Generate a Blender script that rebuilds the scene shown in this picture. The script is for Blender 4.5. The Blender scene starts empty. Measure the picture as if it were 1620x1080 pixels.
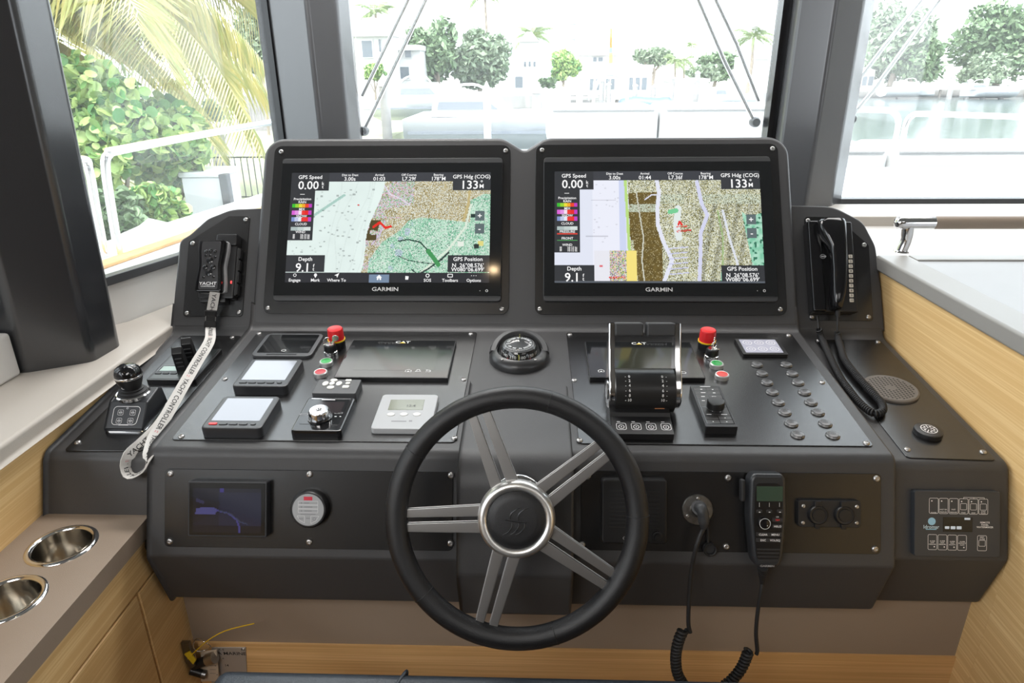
import bpy, bmesh, math, random
import numpy as np
from mathutils import Vector, Matrix
random.seed(7)
rng = np.random.default_rng(7)
scene = bpy.context.scene
C = scene.collection
pi = math.pi

# ---------------------------------------------------------------- camera
# x = starboard, y = bow, z = up; origin at the foot of the chartplotter panels
F_PX, PITCH, YAW, ROLL = 1077.5, .3791, .0357, -.0085
CAM = Vector((.0305, -1.52, .5377))
_f = Vector((-math.sin(YAW), math.cos(YAW), 0)); _r = Vector((math.cos(YAW), math.sin(YAW), 0)); _u = Vector((0, 0, 1))
FA = _f*math.cos(PITCH) - _u*math.sin(PITCH)
_u2 = _u*math.cos(PITCH) + _f*math.sin(PITCH)
RA = _r*math.cos(ROLL) + _u2*math.sin(ROLL)
UA = _u2*math.cos(ROLL) - _r*math.sin(ROLL)
cam = bpy.data.cameras.new('camera'); cam.sensor_width = 36; cam.lens = 36*F_PX/1620
cam.clip_start = .02; cam.clip_end = 2000
camo = bpy.data.objects.new('camera', cam); C.objects.link(camo)
mw = Matrix.Identity(4)
for i in range(3):
    mw[i][0], mw[i][1], mw[i][2], mw[i][3] = RA[i], UA[i], -FA[i], CAM[i]
camo.matrix_world = mw
scene.camera = camo

# ---------------------------------------------------------------- world, sun, added fill lamps, exposure
wd = bpy.data.worlds.new('sky'); scene.world = wd; wd.use_nodes = True
bg = wd.node_tree.nodes['Background']
bg.inputs[0].default_value = (.90, .95, 1, 1); bg.inputs[1].default_value = 2.4
sun = bpy.data.lights.new('sun', 'SUN'); sun.energy = 1.8; sun.angle = .02; sun.color = (1, .97, .9)
suno = bpy.data.objects.new('sun', sun); C.objects.link(suno)
suno.rotation_euler = (math.radians(38), 0, math.radians(-35))
def area_lamp(name, loc, sx, sy, power, rot=(0, 0, 0), col=(1, .97, .94)):
    l = bpy.data.lights.new(name, 'AREA'); l.shape = 'RECTANGLE'; l.size = sx; l.size_y = sy; l.energy = power; l.color = col
    o = bpy.data.objects.new(name, l); C.objects.link(o); o.location = loc; o.rotation_euler = rot
    return o
FILL_LAMPS = [(-.75, -2.35, .9, .9, 15), (1.15, -2.35, .9, .9, 3), (-.55, .36, 1.1, .3, 12), (1.05, .36, 1.1, .3, 5)]  # unseen fill lights added overhead and aft to brighten the interior
for lx_, ly_, sx_, sy_, pw_ in FILL_LAMPS: area_lamp('fill_light', (lx_, ly_, 1.31), sx_, sy_, pw_)
vs = scene.view_settings
vs.view_transform = 'Standard'; vs.look = 'None'; vs.exposure = 1.0; vs.gamma = 1; vs.use_curve_mapping = False

# ---------------------------------------------------------------- materials
MATS = {}
def mat(name, col=(.5, .5, .5), rough=.5, metal=0., spec=.5, emit=None, es=0., coat=0., bump=0., bscale=200., var=0., vscale=6.):
    if name in MATS: return MATS[name]
    m = bpy.data.materials.new(name); m.use_nodes = True; MATS[name] = m
    nt = m.node_tree; b = nt.nodes['Principled BSDF']
    b.inputs['Base Color'].default_value = (*col, 1); b.inputs['Roughness'].default_value = rough
    b.inputs['Metallic'].default_value = metal; b.inputs['Specular IOR Level'].default_value = spec
    if coat: b.inputs['Coat Weight'].default_value = coat; b.inputs['Coat Roughness'].default_value = .05
    if emit: b.inputs['Emission Color'].default_value = (*emit, 1); b.inputs['Emission Strength'].default_value = es
    tc = None
    if bump or var:
        tc = nt.nodes.new('ShaderNodeTexCoord')
    if bump:
        n = nt.nodes.new('ShaderNodeTexNoise'); n.inputs['Scale'].default_value = bscale; n.inputs['Detail'].default_value = 2
        bp = nt.nodes.new('ShaderNodeBump'); bp.inputs['Strength'].default_value = bump; bp.inputs['Distance'].default_value = .0006
        nt.links.new(tc.outputs['Object'], n.inputs['Vector']); nt.links.new(n.outputs[0], bp.inputs['Height']); nt.links.new(bp.outputs[0], b.inputs['Normal'])
    if var:
        n = nt.nodes.new('ShaderNodeTexNoise'); n.inputs['Scale'].default_value = vscale; n.inputs['Detail'].default_value = 4
        r = nt.nodes.new('ShaderNodeValToRGB')
        r.color_ramp.elements[0].position = .3; r.color_ramp.elements[1].position = .7
        r.color_ramp.elements[0].color = (*[c*(1-var) for c in col], 1); r.color_ramp.elements[1].color = (*[min(1, c*(1+var)) for c in col], 1)
        nt.links.new(tc.outputs['Object'], n.inputs['Vector']); nt.links.new(n.outputs[0], r.inputs[0]); nt.links.new(r.outputs[0], b.inputs['Base Color'])
    return m
def wood(name, c1, c2, axis, tilt=0., fine=1.):
    """straight oak grain running along axis (0,1,2), object space"""
    m = bpy.data.materials.new(name); m.use_nodes = True; MATS[name] = m
    nt = m.node_tree; b = nt.nodes['Principled BSDF']; b.inputs['Roughness'].default_value = .42
    tc = nt.nodes.new('ShaderNodeTexCoord'); mp = nt.nodes.new('ShaderNodeMapping'); mp.vector_type = 'POINT'
    sc = [150*fine]*3; sc[axis] = 2.2
    mp.inputs['Scale'].default_value = sc
    rt = [0, 0, 0]; rt[(0 if axis == 1 else 1)] = tilt; mp.inputs['Rotation'].default_value = rt
    n1 = nt.nodes.new('ShaderNodeTexNoise'); n1.inputs['Scale'].default_value = 1.; n1.inputs['Detail'].default_value = 3; n1.inputs['Roughness'].default_value = .6
    n2 = nt.nodes.new('ShaderNodeTexNoise'); n2.inputs['Scale'].default_value = .16; n2.inputs['Detail'].default_value = 2
    mx = nt.nodes.new('ShaderNodeMath'); mx.operation = 'MULTIPLY_ADD'; mx.inputs[1].default_value = .45
    ramp = nt.nodes.new('ShaderNodeValToRGB'); e = ramp.color_ramp.elements
    e[0].position = .42; e[0].color = (*c1, 1); e[1].position = .78; e[1].color = (*c2, 1)
    nt.links.new(tc.outputs['Object'], mp.inputs[0]); nt.links.new(mp.outputs[0], n1.inputs['Vector']); nt.links.new(mp.outputs[0], n2.inputs['Vector'])
    nt.links.new(n2.outputs[0], mx.inputs[0]); nt.links.new(n1.outputs[0], mx.inputs[2])
    nt.links.new(mx.outputs[0], ramp.inputs[0]); nt.links.new(ramp.outputs[0], b.inputs['Base Color'])
    bp = nt.nodes.new('ShaderNodeBump'); bp.inputs['Strength'].default_value = .25; bp.inputs['Distance'].default_value = .0005
    nt.links.new(n1.outputs[0], bp.inputs['Height']); nt.links.new(bp.outputs[0], b.inputs['Normal'])
    return m
SHELL = mat('soft_grey_vinyl', (.047, .0465, .048), .46, bump=.4, bscale=900)
PLATE = mat('black_anodised_plate', (.008, .008, .0085), .27, spec=.8, bump=.05, bscale=1500)
BLACK = mat('black_plastic', (.012, .012, .013), .38)
BLACKG = mat('gloss_black_plastic', (.008, .008, .009), .12)
DGREY = mat('dark_grey_plastic', (.06, .062, .066), .42)
GLASS_B = mat('black_display_glass', (.012, .013, .014), .07)
RUBBER = mat('black_rubber', (.015, .015, .016), .6)
LEATHER = mat('black_leather', (.008, .008, .009), .38, bump=.6, bscale=1400)
CHROME = mat('chrome', (.82, .82, .83), .1, 1.)
STEEL = mat('brushed_steel', (.5, .49, .48), .34, 1.)
ALU = mat('satin_aluminium', (.34, .335, .33), .38, 1.)
POLISH = mat('polished_aluminium', (.8, .8, .8), .2, 1.)
WHITE = mat('white_print', (.85, .85, .85), .5)
GREYP = mat('grey_print', (.35, .35, .36), .5)
RED = mat('red_plastic', (.75, .02, .025), .3)
GREEN = mat('green_plastic', (.03, .38, .08), .3)
YELLOW = mat('yellow_plastic', (.85, .55, .02), .4)
TAUPE = mat('taupe_vinyl', (.30, .235, .18), .5, bump=.5, bscale=700)
BEIGE = mat('beige_vinyl', (.52, .48, .43), .5, bump=.4, bscale=700)
IVORY = mat('ivory_vinyl', (.62, .60, .57), .5, bump=.3, bscale=700)
PILLAR = mat('grey_pillar_vinyl', (.075, .078, .084), .25, spec=.9, bump=.08, bscale=600)
PAD = mat('charcoal_padding', (.024, .025, .028), .24, spec=1., bump=.08, bscale=500)
WOODY = wood('oak_veneer_lengthwise', (.98, .73, .38), (.78, .51, .22), 1, tilt=.09, fine=1.6)
WOODX = wood('oak_veneer_crosswise', (.88, .58, .28), (.66, .39, .16), 0, fine=1.6)
WOODD = wood('oak_veneer_door', (.74, .47, .21), (.54, .29, .10), 1, tilt=.55)
GEL = mat('white_gelcoat', (.62, .63, .64), .25)
def glass_mat(name, tint=(.96, .98, .98), f0=.04, rough=.01, veil=0.):
    """clear glass: mostly transparent, Schlick reflection, optional translucent share put in as veiling glare"""
    m = bpy.data.materials.new(name); m.use_nodes = True; nt = m.node_tree; nt.nodes.clear()
    o = nt.nodes.new('ShaderNodeOutputMaterial'); t = nt.nodes.new('ShaderNodeBsdfTransparent'); g = nt.nodes.new('ShaderNodeBsdfGlossy')
    mx = nt.nodes.new('ShaderNodeMixShader'); lw = nt.nodes.new('ShaderNodeLayerWeight'); lw.inputs[0].default_value = .5
    pw = nt.nodes.new('ShaderNodeMath'); pw.operation = 'POWER'; pw.inputs[1].default_value = 5
    ma = nt.nodes.new('ShaderNodeMath'); ma.operation = 'MULTIPLY_ADD'; ma.inputs[1].default_value = 1-f0; ma.inputs[2].default_value = f0
    t.inputs[0].default_value = (*tint, 1); g.inputs['Roughness'].default_value = rough
    nt.links.new(lw.outputs['Facing'], pw.inputs[0]); nt.links.new(pw.outputs[0], ma.inputs[0]); nt.links.new(ma.outputs[0], mx.inputs[0])
    src = t
    if veil:
        tr = nt.nodes.new('ShaderNodeBsdfTranslucent'); tr.inputs[0].default_value = (.95, .97, 1, 1); m2 = nt.nodes.new('ShaderNodeMixShader'); m2.inputs[0].default_value = veil
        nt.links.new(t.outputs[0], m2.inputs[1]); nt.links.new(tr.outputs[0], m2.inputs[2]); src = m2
    nt.links.new(src.outputs[0], mx.inputs[1]); nt.links.new(g.outputs[0], mx.inputs[2]); nt.links.new(mx.outputs[0], o.inputs[0])
    return m
PANE = glass_mat('window_glass', veil=.035)  # slight translucent veil added to wash out the view outside
def print_mat(name, es=0., rough=.08):
    """flat print read from the mesh's colour attribute; es > 0 for a lit screen"""
    m = bpy.data.materials.new(name); m.use_nodes = True; nt = m.node_tree; b = nt.nodes['Principled BSDF']
    a = nt.nodes.new('ShaderNodeAttribute'); a.attribute_name = 'print'
    b.inputs['Roughness'].default_value = rough
    if es:
        b.inputs['Base Color'].default_value = (.01, .01, .01, 1)
        nt.links.new(a.outputs['Color'], b.inputs['Emission Color']); b.inputs['Emission Strength'].default_value = es
    else: nt.links.new(a.outputs['Color'], b.inputs['Base Color'])
    return m
SCREEN = print_mat('lit_screen', .5); SCREEN_LOW = print_mat('dim_screen', .9); PRINT = print_mat('printed_face', 0, .5)
LIT = mat('lit_white_glyph', (.02, .02, .02), .3, emit=(1, 1, 1), es=.48)

# ---------------------------------------------------------------- mesh helpers
def finish(bm, name, m, parent=None, smooth=35, loc=None):
    bmesh.ops.recalc_face_normals(bm, faces=bm.faces)
    me = bpy.data.meshes.new(name); bm.to_mesh(me); bm.free()
    if smooth is not None:
        for p in me.polygons: p.use_smooth = True
        me.set_sharp_from_angle(angle=math.radians(smooth))
    o = bpy.data.objects.new(name, me); C.objects.link(o)
    ms = m if isinstance(m, (list, tuple)) else [m]
    for x in ms: me.materials.append(x)
    if parent: o.parent = parent
    if loc is not None: o.location = loc
    if smooth is not None and smooth < 55:
        wn = o.modifiers.new('flat_face_normals', 'WEIGHTED_NORMAL'); wn.keep_sharp = True; wn.weight = 80
    return o
def raw(name, verts, faces, m, parent=None, smooth=None):
    me = bpy.data.meshes.new(name); me.from_pydata([tuple(v) for v in verts], [], faces); me.update()
    if smooth is not None:
        for p in me.polygons: p.use_smooth = True
        me.set_sharp_from_angle(angle=math.radians(smooth))
    o = bpy.data.objects.new(name, me); C.objects.link(o); me.materials.append(m)
    if parent: o.parent = parent
    return o
def tag(o, label=None, cat=None, group=None, kind=None):
    if label: o['label'] = label
    if cat: o['category'] = cat
    if group: o['group'] = group
    if kind: o['kind'] = kind
    return o
def thing(name, label, cat, mtx=None, group=None):
    o = bpy.data.objects.new(name, None); C.objects.link(o); o.empty_display_size = .02
    if mtx is not None: o.matrix_world = mtx
    return tag(o, label, cat, group)
def dup(o, mtx=None, label=None, parent=None):
    c = o.copy(); C.objects.link(c)
    if parent is not None: c.parent = parent
    if mtx is not None: c.matrix_world = mtx
    if label: c['label'] = label
    for ch in list(o.children):
        d = dup(ch); d.parent = c; d.matrix_parent_inverse = ch.matrix_parent_inverse.copy(); d.matrix_basis = ch.matrix_basis.copy()
    return c
# --- 2-D outlines
def rrect(w, h, r=.0, seg=4, cx=0, cy=0):
    if r <= 0: return [(cx-w/2, cy-h/2), (cx+w/2, cy-h/2), (cx+w/2, cy+h/2), (cx-w/2, cy+h/2)]
    P = []
    for (sx, sy, a0) in ((1, -1, -pi/2), (1, 1, 0), (-1, 1, pi/2), (-1, -1, pi)):
        for k in range(seg+1):
            a = a0 + k/seg*pi/2
            P.append((cx+sx*(w/2-r)+r*math.cos(a), cy+sy*(h/2-r)+r*math.sin(a)))
    return P
def circ(r, n=24, cx=0, cy=0, ry=None):
    return [(cx+r*math.cos(2*pi*k/n), cy+(ry or r)*math.sin(2*pi*k/n)) for k in range(n)]
def fillet(pts, seg=5):
    """closed outline of (x, y, r) with its corners rounded"""
    out = []; n = len(pts)
    for i in range(n):
        p = Vector(pts[i][:2]); r = pts[i][2] if len(pts[i]) > 2 else 0
        if r <= 0: out.append(tuple(p)); continue
        a = (Vector(pts[i-1][:2])-p); b = (Vector(pts[(i+1) % n][:2])-p)
        la, lb = a.length, b.length; a.normalize(); b.normalize()
        ang = a.angle(b); t = min(r/math.tan(ang/2), la*.49, lb*.49); r = t*math.tan(ang/2)
        c = p+(a+b).normalized()*(r/math.sin(ang/2))
        s = p+a*t-c; e = p+b*t-c
        a0 = math.atan2(s.y, s.x); a1 = math.atan2(e.y, e.x); d = (a1-a0+pi) % (2*pi)-pi
        for k in range(seg+1):
            q = a0+d*k/seg; out.append((c.x+r*math.cos(q), c.y+r*math.sin(q)))
    return out
# --- solids added to a bmesh
def prism(bm, poly, z0, z1, bev=0., seg=2, both=False, axis='z', mi=0, taper=1., tc=(0, 0)):
    """outline extruded from z0 to z1 (z1 side bevelled). axis 'x' reads the outline as (y, z)"""
    def pt(p, z): return (p[0], p[1], z) if axis == 'z' else (z, p[0], p[1])
    A = [bm.verts.new(pt(p, z0)) for p in poly]
    B = [bm.verts.new(pt((tc[0]+(p[0]-tc[0])*taper, tc[1]+(p[1]-tc[1])*taper), z1)) for p in poly]
    n = len(poly); fs = []
    fs.append(bm.faces.new(A)); ft = bm.faces.new(B); fs.append(ft)
    for i in range(n): fs.append(bm.faces.new((A[i], A[(i+1) % n], B[(i+1) % n], B[i])))
    for f in fs: f.material_index = mi
    bm.normal_update()
    if bev > 0:
        ed = list(ft.edges)+(list(fs[0].edges) if both else [])
        bmesh.ops.bevel(bm, geom=ed, offset=bev, segments=seg, affect='EDGES', profile=.5, clamp_overlap=True)
def box(bm, x0, x1, y0, y1, z0, z1, bev=0., seg=2, mi=0):
    vs = [bm.verts.new((x, y, z)) for z in (z0, z1) for y in (y0, y1) for x in (x0, x1)]
    F = [(0, 2, 3, 1), (4, 5, 7, 6), (0, 1, 5, 4), (2, 6, 7, 3), (0, 4, 6, 2), (1, 3, 7, 5)]
    fs = [bm.faces.new([vs[i] for i in f]) for f in F]
    for f in fs: f.material_index = mi
    if bev > 0:
        ed = list({e for f in fs for e in f.edges})
        bmesh.ops.bevel(bm, geom=ed, offset=bev, segments=seg, affect='EDGES', profile=.5, clamp_overlap=True)
def lathe(bm, prof, n=24, cx=0, cy=0, mi=0, M=None):
    """profile of (radius, z) spun about z"""
    R = []
    for r, z in prof:
        if r < 1e-7: v = [bm.verts.new((cx, cy, z))]
        else: v = [bm.verts.new((cx+r*math.cos(2*pi*k/n), cy+r*math.sin(2*pi*k/n), z)) for k in range(n)]
        R.append(v)
    new = [x for v in R for x in v]
    for a, b in zip(R[:-1], R[1:]):
        for k in range(n):
            k2 = (k+1) % n
            if len(a) == 1 and len(b) == 1: continue
            if len(a) == 1: f = bm.faces.new((a[0], b[k], b[k2]))
            elif len(b) == 1: f = bm.faces.new((a[k], a[k2], b[0]))
            else: f = bm.faces.new((a[k], a[k2], b[k2], b[k]))
            f.material_index = mi
    if M is not None: bmesh.ops.transform(bm, matrix=M, verts=new)
def tube(bm, path, r, n=8, closed=False, mi=0, caps=True):
    P = [Vector(p) for p in path]; N = len(P)
    rr = r if isinstance(r, (list, tuple)) else [r]*N
    up = None; rings = []
    for i in range(N):
        t = (P[(i+1) % N]-P[i-1]) if closed else (P[min(i+1, N-1)]-P[max(i-1, 0)])
        t.normalize()
        if up is None:
            up = t.orthogonal().normalized()
        up = (up-t*up.dot(t)); up.normalize(); s = t.cross(up)
        rings.append([bm.verts.new(P[i]+(up*math.cos(2*pi*k/n)+s*math.sin(2*pi*k/n))*rr[i]) for k in range(n)])
    for i in range(N if closed else N-1):
        a, b = rings[i], rings[(i+1) % N]
        for k in range(n):
            f = bm.faces.new((a[k], a[(k+1) % n], b[(k+1) % n], b[k])); f.material_index = mi
    if caps and not closed:
        bm.faces.new(rings[0]).material_index = mi; bm.faces.new(rings[-1]).material_index = mi
def spline(pts, n=8, closed=False):
    P = [Vector(p) for p in pts]; N = len(P); out = []
    for i in range(N if closed else N-1):
        g = lambda k: P[k % N] if closed else P[min(max(k, 0), N-1)]
        a, b, c, d = g(i-1), g(i), g(i+1), g(i+2)
        for k in range(n):
            t = k/n
            out.append(.5*((2*b)+(c-a)*t+(2*a-5*b+4*c-d)*t*t+(3*b-a-3*c+d)*t**3))
    if not closed: out.append(P[-1])
    return out
def coil(path, R, pitch, n=10, phase=0):
    """helix of radius R wound round a path"""
    P = [Vector(p) for p in path]; out = []; up = None; s = 0; ph = phase
    for i in range(len(P)-1):
        t = (P[i+1]-P[i]); L = t.length; t = t/L
        if up is None: up = t.orthogonal().normalized()
        up = (up-t*up.dot(t)).normalized(); sd = t.cross(up)
        k = max(1, int(round(L/pitch*n)))
        for j in range(k):
            a = ph+2*pi*(L*j/k)/pitch
            out.append(P[i]+t*(L*j/k)+(up*math.cos(a)+sd*math.sin(a))*R)
        ph += 2*pi*L/pitch
    return out
# --- lettering: flat glyph meshes laid out on a surface
GL = {}
try:      # the sans face that ships with Blender; its built-in font is the fallback
    SANS = bpy.data.fonts.load(bpy.utils.system_resource('DATAFILES', path='fonts/Inter.woff2'))
except Exception:
    SANS = None
def glyph(ch):
    if ch in GL: return GL[ch]
    def geo(s):
        cu = bpy.data.curves.new('glyph', 'FONT'); cu.body = s; cu.resolution_u = 2; cu.offset = .012
        if SANS: cu.font = SANS
        ob = bpy.data.objects.new('glyph', cu); me = bpy.data.meshes.new_from_object(ob)
        vv = [tuple(v.co[:2]) for v in me.vertices]; ff = [tuple(p.vertices) for p in me.polygons]
        bpy.data.objects.remove(ob); bpy.data.curves.remove(cu); bpy.data.meshes.remove(me)
        return vv, ff
    a = geo(ch+'|')[0]; b = geo('|')[0]
    adv = max(v[0] for v in a)-max(v[0] for v in b)
    GL[ch] = (geo(ch) if ch != ' ' else ([], []))+(adv,)
    return GL[ch]
def layout(s, size, sx=1.):
    V = []; Fc = []; x = 0
    for ch in s:
        v, f, adv = glyph(ch); o = len(V)
        V += [((x+p[0])*size*sx, p[1]*size) for p in v]; Fc += [tuple(i+o for i in t) for t in f]; x += adv
    return V, Fc, x*size*sx
def letters(name, items, m, parent, h=.0003, label=None):
    """items: (text, u, v, size, align='c', rot=0, stretch=1)"""
    V = []; Fc = []
    for it in items:
        s, u, v, size = it[:4]; al = it[4] if len(it) > 4 else 'c'; rot = it[5] if len(it) > 5 else 0; sx = it[6] if len(it) > 6 else 1
        vv, ff, w = layout(s, size, sx); o = len(V); dx = {'c': -w/2, 'l': 0, 'r': -w}[al]; dy = -.35*size
        ca, sa = math.cos(rot), math.sin(rot)
        V += [(u+(p[0]+dx)*ca-(p[1]+dy)*sa, v+(p[0]+dx)*sa+(p[1]+dy)*ca, h) for p in vv]; Fc += [tuple(i+o for i in t) for t in ff]
    o = raw(name, V, Fc, m, parent)
    if label: o['label'] = label
    if len(items) > 1: o['kind'] = 'stuff'
    return o
def decals(name, polys, m, parent, h=.0003):
    """flat filled outlines [(u, v), ...] as one print"""
    V = []; Fc = []
    for P in polys:
        o = len(V); V += [(p[0], p[1], h) for p in P]; Fc.append(tuple(range(o, len(V))))
    o = raw(name, V, Fc, m, parent)
    if len(polys) > 1: o['kind'] = 'stuff'
    return o
def frame_lines(P, w):
    """closed outline P drawn as a thin line: list of quads"""
    out = []; n = len(P)
    c = Vector((sum(p[0] for p in P)/n, sum(p[1] for p in P)/n))
    for i in range(n):
        a, b = Vector(P[i]), Vector(P[(i+1) % n]); d = (b-a)
        if d.length < 1e-9: continue
        nn = Vector((-d.y, d.x)).normalized()*w/2
        out.append([tuple(a-nn), tuple(b-nn), tuple(b+nn), tuple(a+nn)])
    return out
def stroke(pts, w):
    out = []
    for a, b in zip(pts[:-1], pts[1:]):
        a, b = Vector(a), Vector(b); d = b-a
        if d.length < 1e-9: continue
        nn = Vector((-d.y, d.x)).normalized()*w/2
        out.append([tuple(a-nn), tuple(b-nn), tuple(b+nn), tuple(a+nn)])
    return out
def picture(name, img, w, h, m, parent, z=0., loc=(0, 0)):
    """img: rows x cols x 3 linear colours, row 0 at the top, as a grid of coloured faces"""
    R, K = img.shape[:2]
    xs = np.linspace(-w/2, w/2, K+1)+loc[0]; ys = np.linspace(h/2, -h/2, R+1)+loc[1]
    X, Y = np.meshgrid(xs, ys); co = np.stack([X, Y, np.full_like(X, z)], -1).reshape(-1, 3)
    i = np.arange(R)[:, None]*(K+1)+np.arange(K)[None]
    q = np.stack([i+K+1, i+K+2, i+1, i], -1).reshape(-1, 4)
    me = bpy.data.meshes.new(name)
    me.vertices.add(len(co)); me.vertices.foreach_set('co', co.ravel())
    me.loops.add(q.size); me.loops.foreach_set('vertex_index', q.ravel().astype(np.int32))
    me.polygons.add(len(q)); me.polygons.foreach_set('loop_start', np.arange(0, q.size, 4, dtype=np.int32))
    me.update(calc_edges=True)
    at = me.color_attributes.new('print', 'FLOAT_COLOR', 'CORNER')
    col = np.concatenate([img.reshape(-1, 3), np.ones((R*K, 1))], 1).repeat(4, 0)
    at.data.foreach_set('color', col.ravel().astype(np.float32))
    me.materials.append(m); o = bpy.data.objects.new(name, me); C.objects.link(o); o.parent = parent
    return o
# ---------------------------------------------------------------- the planes of the console
def fr(o, v, n):
    v = Vector(v).normalized(); n = Vector(n).normalized(); u = v.cross(n)
    M = Matrix.Identity(4)
    for i in range(3): M[i][0], M[i][1], M[i][2], M[i][3] = u[i], v[i], n[i], o[i]
    return M
A_S, A_D, A_F = .5449, .1009, .3791      # recline of screens, rise of dash, recline of front face
nS = Vector((0, -math.cos(A_S), math.sin(A_S))); vS = Vector((0, math.sin(A_S), math.cos(A_S)))
nD = Vector((0, -math.sin(A_D), math.cos(A_D))); vD = Vector((0, math.cos(A_D), math.sin(A_D)))
nF = Vector((0, -math.cos(A_F), math.sin(A_F))); vF = Vector((0, math.sin(A_F), math.cos(A_F)))
oS = Vector((0, 0, 0)); oD = Vector((0, -.0347, -.0328)); oF = Vector((0, -.5036, -.0991))
INSET = .022
FS, FD, FF = fr(oS, vS, nS), fr(oD, vD, nD), fr(oF, vF, nF)
GS, GD, GF = fr(oS-nS*INSET, vS, nS), fr(oD-nD*INSET, vD, nD), fr(oF-nF*INSET, vF, nF)   # wings sit a little lower
def ray(x, y): return FA+RA*((x-810)/F_PX)-UA*((y-540)/F_PX)
def on(o, n, x, y):
    d = ray(x, y); return CAM+d*((Vector(o)-CAM).dot(n)/d.dot(n))
def at(x, y, Y): return on((0, Y, 0), Vector((0, 1, 0)), x, y)         # picture position at distance Y ahead
def flat(x, y, z): return on((0, 0, z), Vector((0, 0, 1)), x, y)       # on a level surface
def loc(M, x, y, h=0.):
    """where a point of the photograph falls on a console plane (h above it), in that plane's own metres"""
    n = M.col[2].to_3d(); o = M.col[3].to_3d()+n*h
    p = M.inverted() @ on(o, n, x, y); return Vector((p.x, p.y, h))
def span(M, l, r, t, b, h=0.):
    """centre, width, height from the mid-points of the left, right, top and bottom edges"""
    L, R, T, B = loc(M, *l, h), loc(M, *r, h), loc(M, *t, h), loc(M, *b, h)
    return (L.x+R.x)/2, (T.y+B.y)/2, R.x-L.x, T.y-B.y
def span4(M, tl, tr, br, bl, h=0.):
    P = [loc(M, *q, h) for q in (tl, tr, br, bl)]
    w = ((P[1]-P[0]).length+(P[2]-P[3]).length)/2; hh = ((P[0]-P[3]).length+(P[1]-P[2]).length)/2
    c = sum(P, Vector())/4
    return c.x, c.y, w, hh
def T(x, y=0, z=0): return Matrix.Translation((x, y, z))
# ================================================================ the wheelhouse
FLOOR, CEIL = -1.15, 1.34
def slab(name, x0, x1, y0, y1, z0, z1, m, parent=None, bev=0., kind=None):
    bm = bmesh.new(); box(bm, x0, x1, y0, y1, z0, z1, bev)
    o = finish(bm, name, m, parent)
    if kind: o['kind'] = kind
    return o
CARPET = mat('dark_floor_planks', (.10, .065, .04), .5, var=.2, vscale=3)
slab('floor', -1.9, 3.0, -4.2, .9, FLOOR-.05, FLOOR, CARPET, kind='structure')
CEILM = mat('grey_headliner', (.30, .29, .28), .7)
slab('ceiling', -1.9, 3.0, -4.2, .82, CEIL, CEIL+.06, CEILM, kind='structure')
WALLM = mat('dark_walnut_wall', (.12, .085, .06), .5, var=.2)
slab('wall_back', -1.9, 3.0, -4.3, -4.2, FLOOR, CEIL, WALLM, kind='structure')
def side_wall(name, x0, x1, y0, y1, end=.3, sill=.12):
    bm = bmesh.new()
    box(bm, x0, x1, y0, y1, FLOOR, sill); box(bm, x0, x1, y0, y1, 1.15, CEIL)
    for a, b in ((y0, y0+.35), (y1-end, y1)): box(bm, x0, x1, a, b, sill, 1.15)
    o = finish(bm, name, IVORY); o['kind'] = 'structure'
side_wall('wall_left', -1.40, -1.34, -4.2, -.45, .35, .30)
side_wall('wall_right', 2.9, 3.0, -4.2, .72, 3.2)
# forward wall below the windscreen
slab('wall_front', -.78, 3.0, .70, .78, FLOOR, .10, IVORY, kind='structure')
slab('trim_1', -.80, 3.0, .70, .80, 1.24, CEIL, PILLAR, kind='structure')

# panels modelled over the added fill lights
for (x, y, sx_, sy_, pw_), wh in zip(FILL_LAMPS, ('square added fill light panel aft on the port side', 'square added fill light panel aft on the starboard side', 'long added fill light panel above the left half of the console', 'long added fill light panel above the right half of the console')):
    t = thing('fill_lamp', wh, 'lamp', T(x, y, CEIL-.02), 'added fill lamps')
    bm = bmesh.new(); prism(bm, rrect(sx_+.1, sy_+.1, .03), -.002, .0195, .0); finish(bm, 'fill_panel', WHITE, t)

# one small warm downlight, mirrored in the corner of the left chartplotter
q = on(oS+nS*.011, nS, 781, 427); dq = (q-CAM).normalized(); dq = dq-nS*(2*dq.dot(nS)); q = q+dq*((CEIL-.004-q.z)/dq.z)
t = thing('downlight', 'small round warm downlight in the headliner', 'lamp', T(q.x, q.y, CEIL-.004))
bm = bmesh.new(); lathe(bm, [(.030, .0039), (.030, -.001), (.022, -.003), (.020, .0)], 24); finish(bm, 'bezel', CHROME, t, 40)
bm = bmesh.new(); lathe(bm, [(.0205, .001), (.0, .001)], 24); finish(bm, 'lens', mat('lit_lens', (.8, .7, .6), .4, emit=(1, .72, .42), es=34), t, 40)

# ---- pillars (faceted, upholstered) and windows
def upright(name, poly, z0, z1, m, lean=(0, 0), kind='structure', bev=0., parent=None, smooth=35):
    bm = bmesh.new(); n = len(poly)
    A = [bm.verts.new((p[0], p[1], z0)) for p in poly]; B = [bm.verts.new((p[0]+lean[0], p[1]+lean[1], z1)) for p in poly]
    bm.faces.new(A); bm.faces.new(B)
    side = []
    for i in range(n): side.append(bm.faces.new((A[i], A[(i+1) % n], B[(i+1) % n], B[i])))
    if bev:
        ed = [e for e in bm.edges if abs(e.verts[0].co.z-e.verts[1].co.z) > .1]
        bmesh.ops.bevel(bm, geom=ed, offset=bev, segments=4, affect='EDGES', profile=.5, clamp_overlap=True)
    o = finish(bm, name, m, parent, smooth=smooth)
    if kind: o['kind'] = kind
    return o
def ptY(x, y, Y):
    p = at(x, y, Y); return (p.x, p.y)
lp = [(-.755, .665), ptY(507, 215, .60), ptY(553, 215, .66), ptY(571, 215, .745), (-.54, .80), (-.76, .80)]
upright('trim_2', lp, FLOOR, CEIL, PILLAR, bev=.012)
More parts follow.
